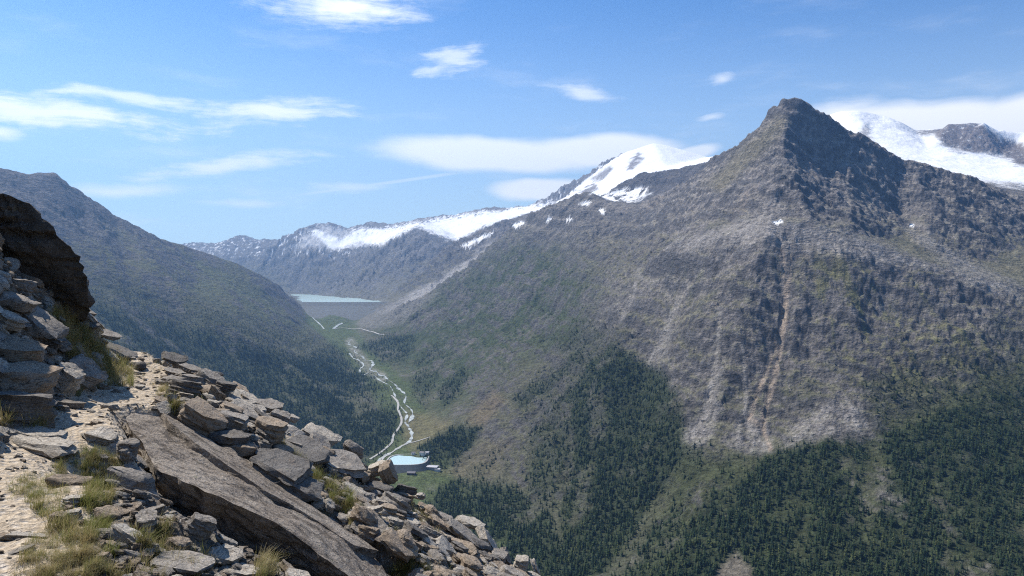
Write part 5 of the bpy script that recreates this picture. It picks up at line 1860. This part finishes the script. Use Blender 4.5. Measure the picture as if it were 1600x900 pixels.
# fine gravel
ng_ = 9000
gy_r = 3.6 + 10.6 * rng.random(ng_) ** .8
gx_r = -.66 * gy_r + .72 * gy_r * rng.random(ng_)
gz_r = G(gx_r, gy_r)
gpx, gpy = 800 + F * gx_r / gy_r, HY - F * gz_r / gy_r
gs_, _ = trail_frame(gx_r, gy_r)
keep = (poly_sd(gpx, gpy, slab_outline) < -2) & ((np.abs(gs_) > .42) | (rng.random(ng_) < .3))
for x, y, z, s in zip(gx_r[keep], gy_r[keep], gz_r[keep], np.clip(.024 * np.exp(rng.normal(0, .5, keep.sum())), .01, .07)):
    pts_.append((x, y, z + s * .1))
    sc_.append((s * 1.3, s, s * random.uniform(.35, .8)))
    ro_.append((random.gauss(0, .4), random.gauss(0, .4), random.uniform(0, 6.28)))
o = scatter('rubble', pts_, sc_, ro_, r_src, rng.integers(0, len(r_src), len(pts_)), M_ROCK['grey'])
tag(o, 'small loose rubble and gravel between the rocks', 'rubble', kind='stuff')


# ------------------------------------------------------------------ grass
def tuft(seed, n, spread, bend):
    r_ = random.Random(seed)
    V, Fc, T = [], [], []
    for k in range(n):
        a, r0 = r_.uniform(0, 6.28), spread * math.sqrt(r_.random())
        x, y = r0 * math.cos(a), r0 * math.sin(a)
        L = r_.uniform(.55, 1.1)
        da = r_.gauss(-.4, .9)
        lean = r_.uniform(.2, bend)
        ux, uy = math.cos(da), math.sin(da)
        wd = r_.uniform(.010, .020)
        px_, py_ = -uy * wd, ux * wd
        i0 = len(V)
        for q, t in enumerate((0, .4, .75, 1.0)):
            off = lean * L * t * t
            zz = L * (t - .25 * lean * t * t)
            ww = 1 - t * .9
            V += [(x + ux * off - px_ * ww, y + uy * off - py_ * ww, zz), (x + ux * off + px_ * ww, y + uy * off + py_ * ww, zz)]
            T += [t, t]
            if q:
                Fc.append((i0 + 2 * q - 2, i0 + 2 * q - 1, i0 + 2 * q + 1, i0 + 2 * q))
    me = np_mesh('grass_tuft', V, Fc)
    vflt(me, T, 'tip')
    return me


def grass_mat(name, root, mid, tip):
    m, b, bs = new_mat(name)
    t = b.n('ShaderNodeAttribute', attribute_name='tip').outputs['Fac']
    oi = b.n('ShaderNodeObjectInfo').outputs['Random']
    pos = b.n('ShaderNodeNewGeometry').outputs['Position']
    c = b.mix(b.ramp(t, 0, .45), root, mid)
    c = b.mix(b.ramp(t, .4, 1.0), c, tip)
    c = b.mix(b.ramp(b.noise(pos, 6, 3), .45, .7, 0, .7), c, (0.33, 0.26, 0.13))
    c = b.mix(1.0, c, b.ramp(oi, 0, 1, .7, 1.25, False), 'MULTIPLY')
    b.put(bs.inputs['Base Color'], c)
    bs.inputs['Roughness'].default_value = .6
    tl = b.n('ShaderNodeBsdfTranslucent')
    b.put(tl.inputs['Color'], c)
    mx = b.n('ShaderNodeMixShader')
    mx.inputs[0].default_value = .35
    out = [n_ for n_ in m.node_tree.nodes if n_.type == 'OUTPUT_MATERIAL'][0]
    b.link(bs.outputs[0], mx.inputs[1])
    b.link(tl.outputs[0], mx.inputs[2])
    b.link(mx.outputs[0], out.inputs['Surface'])
    return m


MG = {'dry': grass_mat('dry_grass', (0.16, 0.13, 0.06), (0.27, 0.23, 0.11), (0.40, 0.34, 0.19)), 'green': grass_mat('green_grass', (0.075, 0.080, 0.022), (0.135, 0.160, 0.038), (0.23, 0.235, 0.075))}
gsrc = []
first = {}
gp = {'dry': [], 'green': []}
for pts, k, L, dry in GRASS:
    P = np.asarray(pts, float)
    x0, x1, y0, y1 = P[:, 0].min(), P[:, 0].max(), P[:, 1].min(), P[:, 1].max()
    n = int((x1 - x0) * (y1 - y0) * .26 * k)
    qx, qy = rng.uniform(x0, x1, n), rng.uniform(y0, y1, n)
    sdv = poly_sd(qx, qy, P) + rng.normal(0, 4, n)
    gn = perlin(qx / 17, qy / 11, 33) + .6 * perlin(qx / 7, qy / 5, 34)
    for a, c, d_, g_ in zip(qx, qy, sdv, gn):
        if d_ < 0 or g_ < -.18:
            continue
        h = near_hit(a, c + 3)
        if h is None or h.y > 14.5:
            continue
        gp['dry' if random.random() < dry else 'green'].append((h, L * random.uniform(.35, 1.2)))
TUFTS = [tuft(s, 34, .30, b_) for s, b_ in ((1, .9), (2, 1.2), (3, 1.5))]
for tone, lb in (('dry', 'dry yellow alpine grass in tufts between the rocks'), ('green', 'green alpine grass growing between the rocks and on the mound')):
    # one tuft mesh set joined directly: blades as real geometry
    P_ = gp[tone]
    VV_, QQ_, TT_ = [], [], []
    base = 0
    for h, L in P_:
        tm = random.choice(TUFTS)
        if 'np' not in first:
            first['np'] = {}
        if tm.name not in first['np']:
            co = np.empty(len(tm.vertices) * 3, np.float32)
            tm.vertices.foreach_get('co', co)
            lv = np.empty(len(tm.loops), np.int32)
            tm.loops.foreach_get('vertex_index', lv)
            tt = np.empty(len(tm.vertices), np.float32)
            tm.attributes['tip'].data.foreach_get('value', tt)
            first['np'][tm.name] = (co.reshape(-1, 3), lv.reshape(-1, 4), tt)
        co, lv, tt = first['np'][tm.name]
        # a third of the blades of a tuft, so that no two tufts are alike
        nb = len(co) // 8
        pick = rng.permutation(nb)[:nb // 3]
        vi = (pick[:, None] * 8 + np.arange(8)).ravel()
        c = co[vi] * np.array([L * .75, L * .75, L])
        a = random.uniform(-.9, .9)
        ca_, sa_ = math.cos(a), math.sin(a)
        c = np.stack([c[:, 0] * ca_ - c[:, 1] * sa_, c[:, 0] * sa_ + c[:, 1] * ca_, c[:, 2]], 1) + np.array(h) - np.array([0, 0, .015])
        m_ = len(pick)
        q0 = (np.arange(m_) * 8)[:, None, None] + np.array([[0, 1, 3, 2], [2, 3, 5, 4], [4, 5, 7, 6]])[None]
        VV_.append(c)
        QQ_.append(q0.reshape(-1, 4) + base)
        TT_.append(tt[vi])
        base += len(vi)
    if not VV_:
        continue
    me = np_mesh('grass', np.concatenate(VV_), np.concatenate(QQ_))
    vflt(me, np.concatenate(TT_), 'tip')
    print(tone, 'grass quads', len(me.polygons))
    tag(link_mesh('grass', me, MG[tone]), lb, 'grass', kind='stuff')

# ------------------------------------------------------------------ the air
bm = bmesh.new()
bmesh.ops.create_cube(bm, size=1)
zb, zt = min(float(Z.min()), float(GZ.min())) - 20, max(float(Z.max()), float(GZ.max())) + 40
xm = 0.86 * 13200 + 60
for v in bm.verts:
    v.co.x *= 2 * xm
    v.co.y = -3300 if v.co.y < 0 else 13260
    v.co.z = zb if v.co.z < 0 else zt
me = bpy.data.meshes.new('haze')
bm.to_mesh(me)
bm.free()
m = bpy.data.materials.new('air')
m.use_nodes = True
m.node_tree.nodes.clear()
b = NB(m.node_tree)
pv = b.n('ShaderNodeVolumePrincipled')
pv.inputs['Color'].default_value = (0.30, 0.57, 1.0, 1)
pv.inputs['Density'].default_value = 5.4e-5
pv.inputs['Anisotropy'].default_value = 0.62
oo = b.n('ShaderNodeOutputMaterial')
b.link(pv.outputs[0], oo.inputs['Volume'])
hz = link_mesh('haze', me, m)
tag(hz, 'thin blue mountain haze filling the valley', 'haze', kind='stuff')
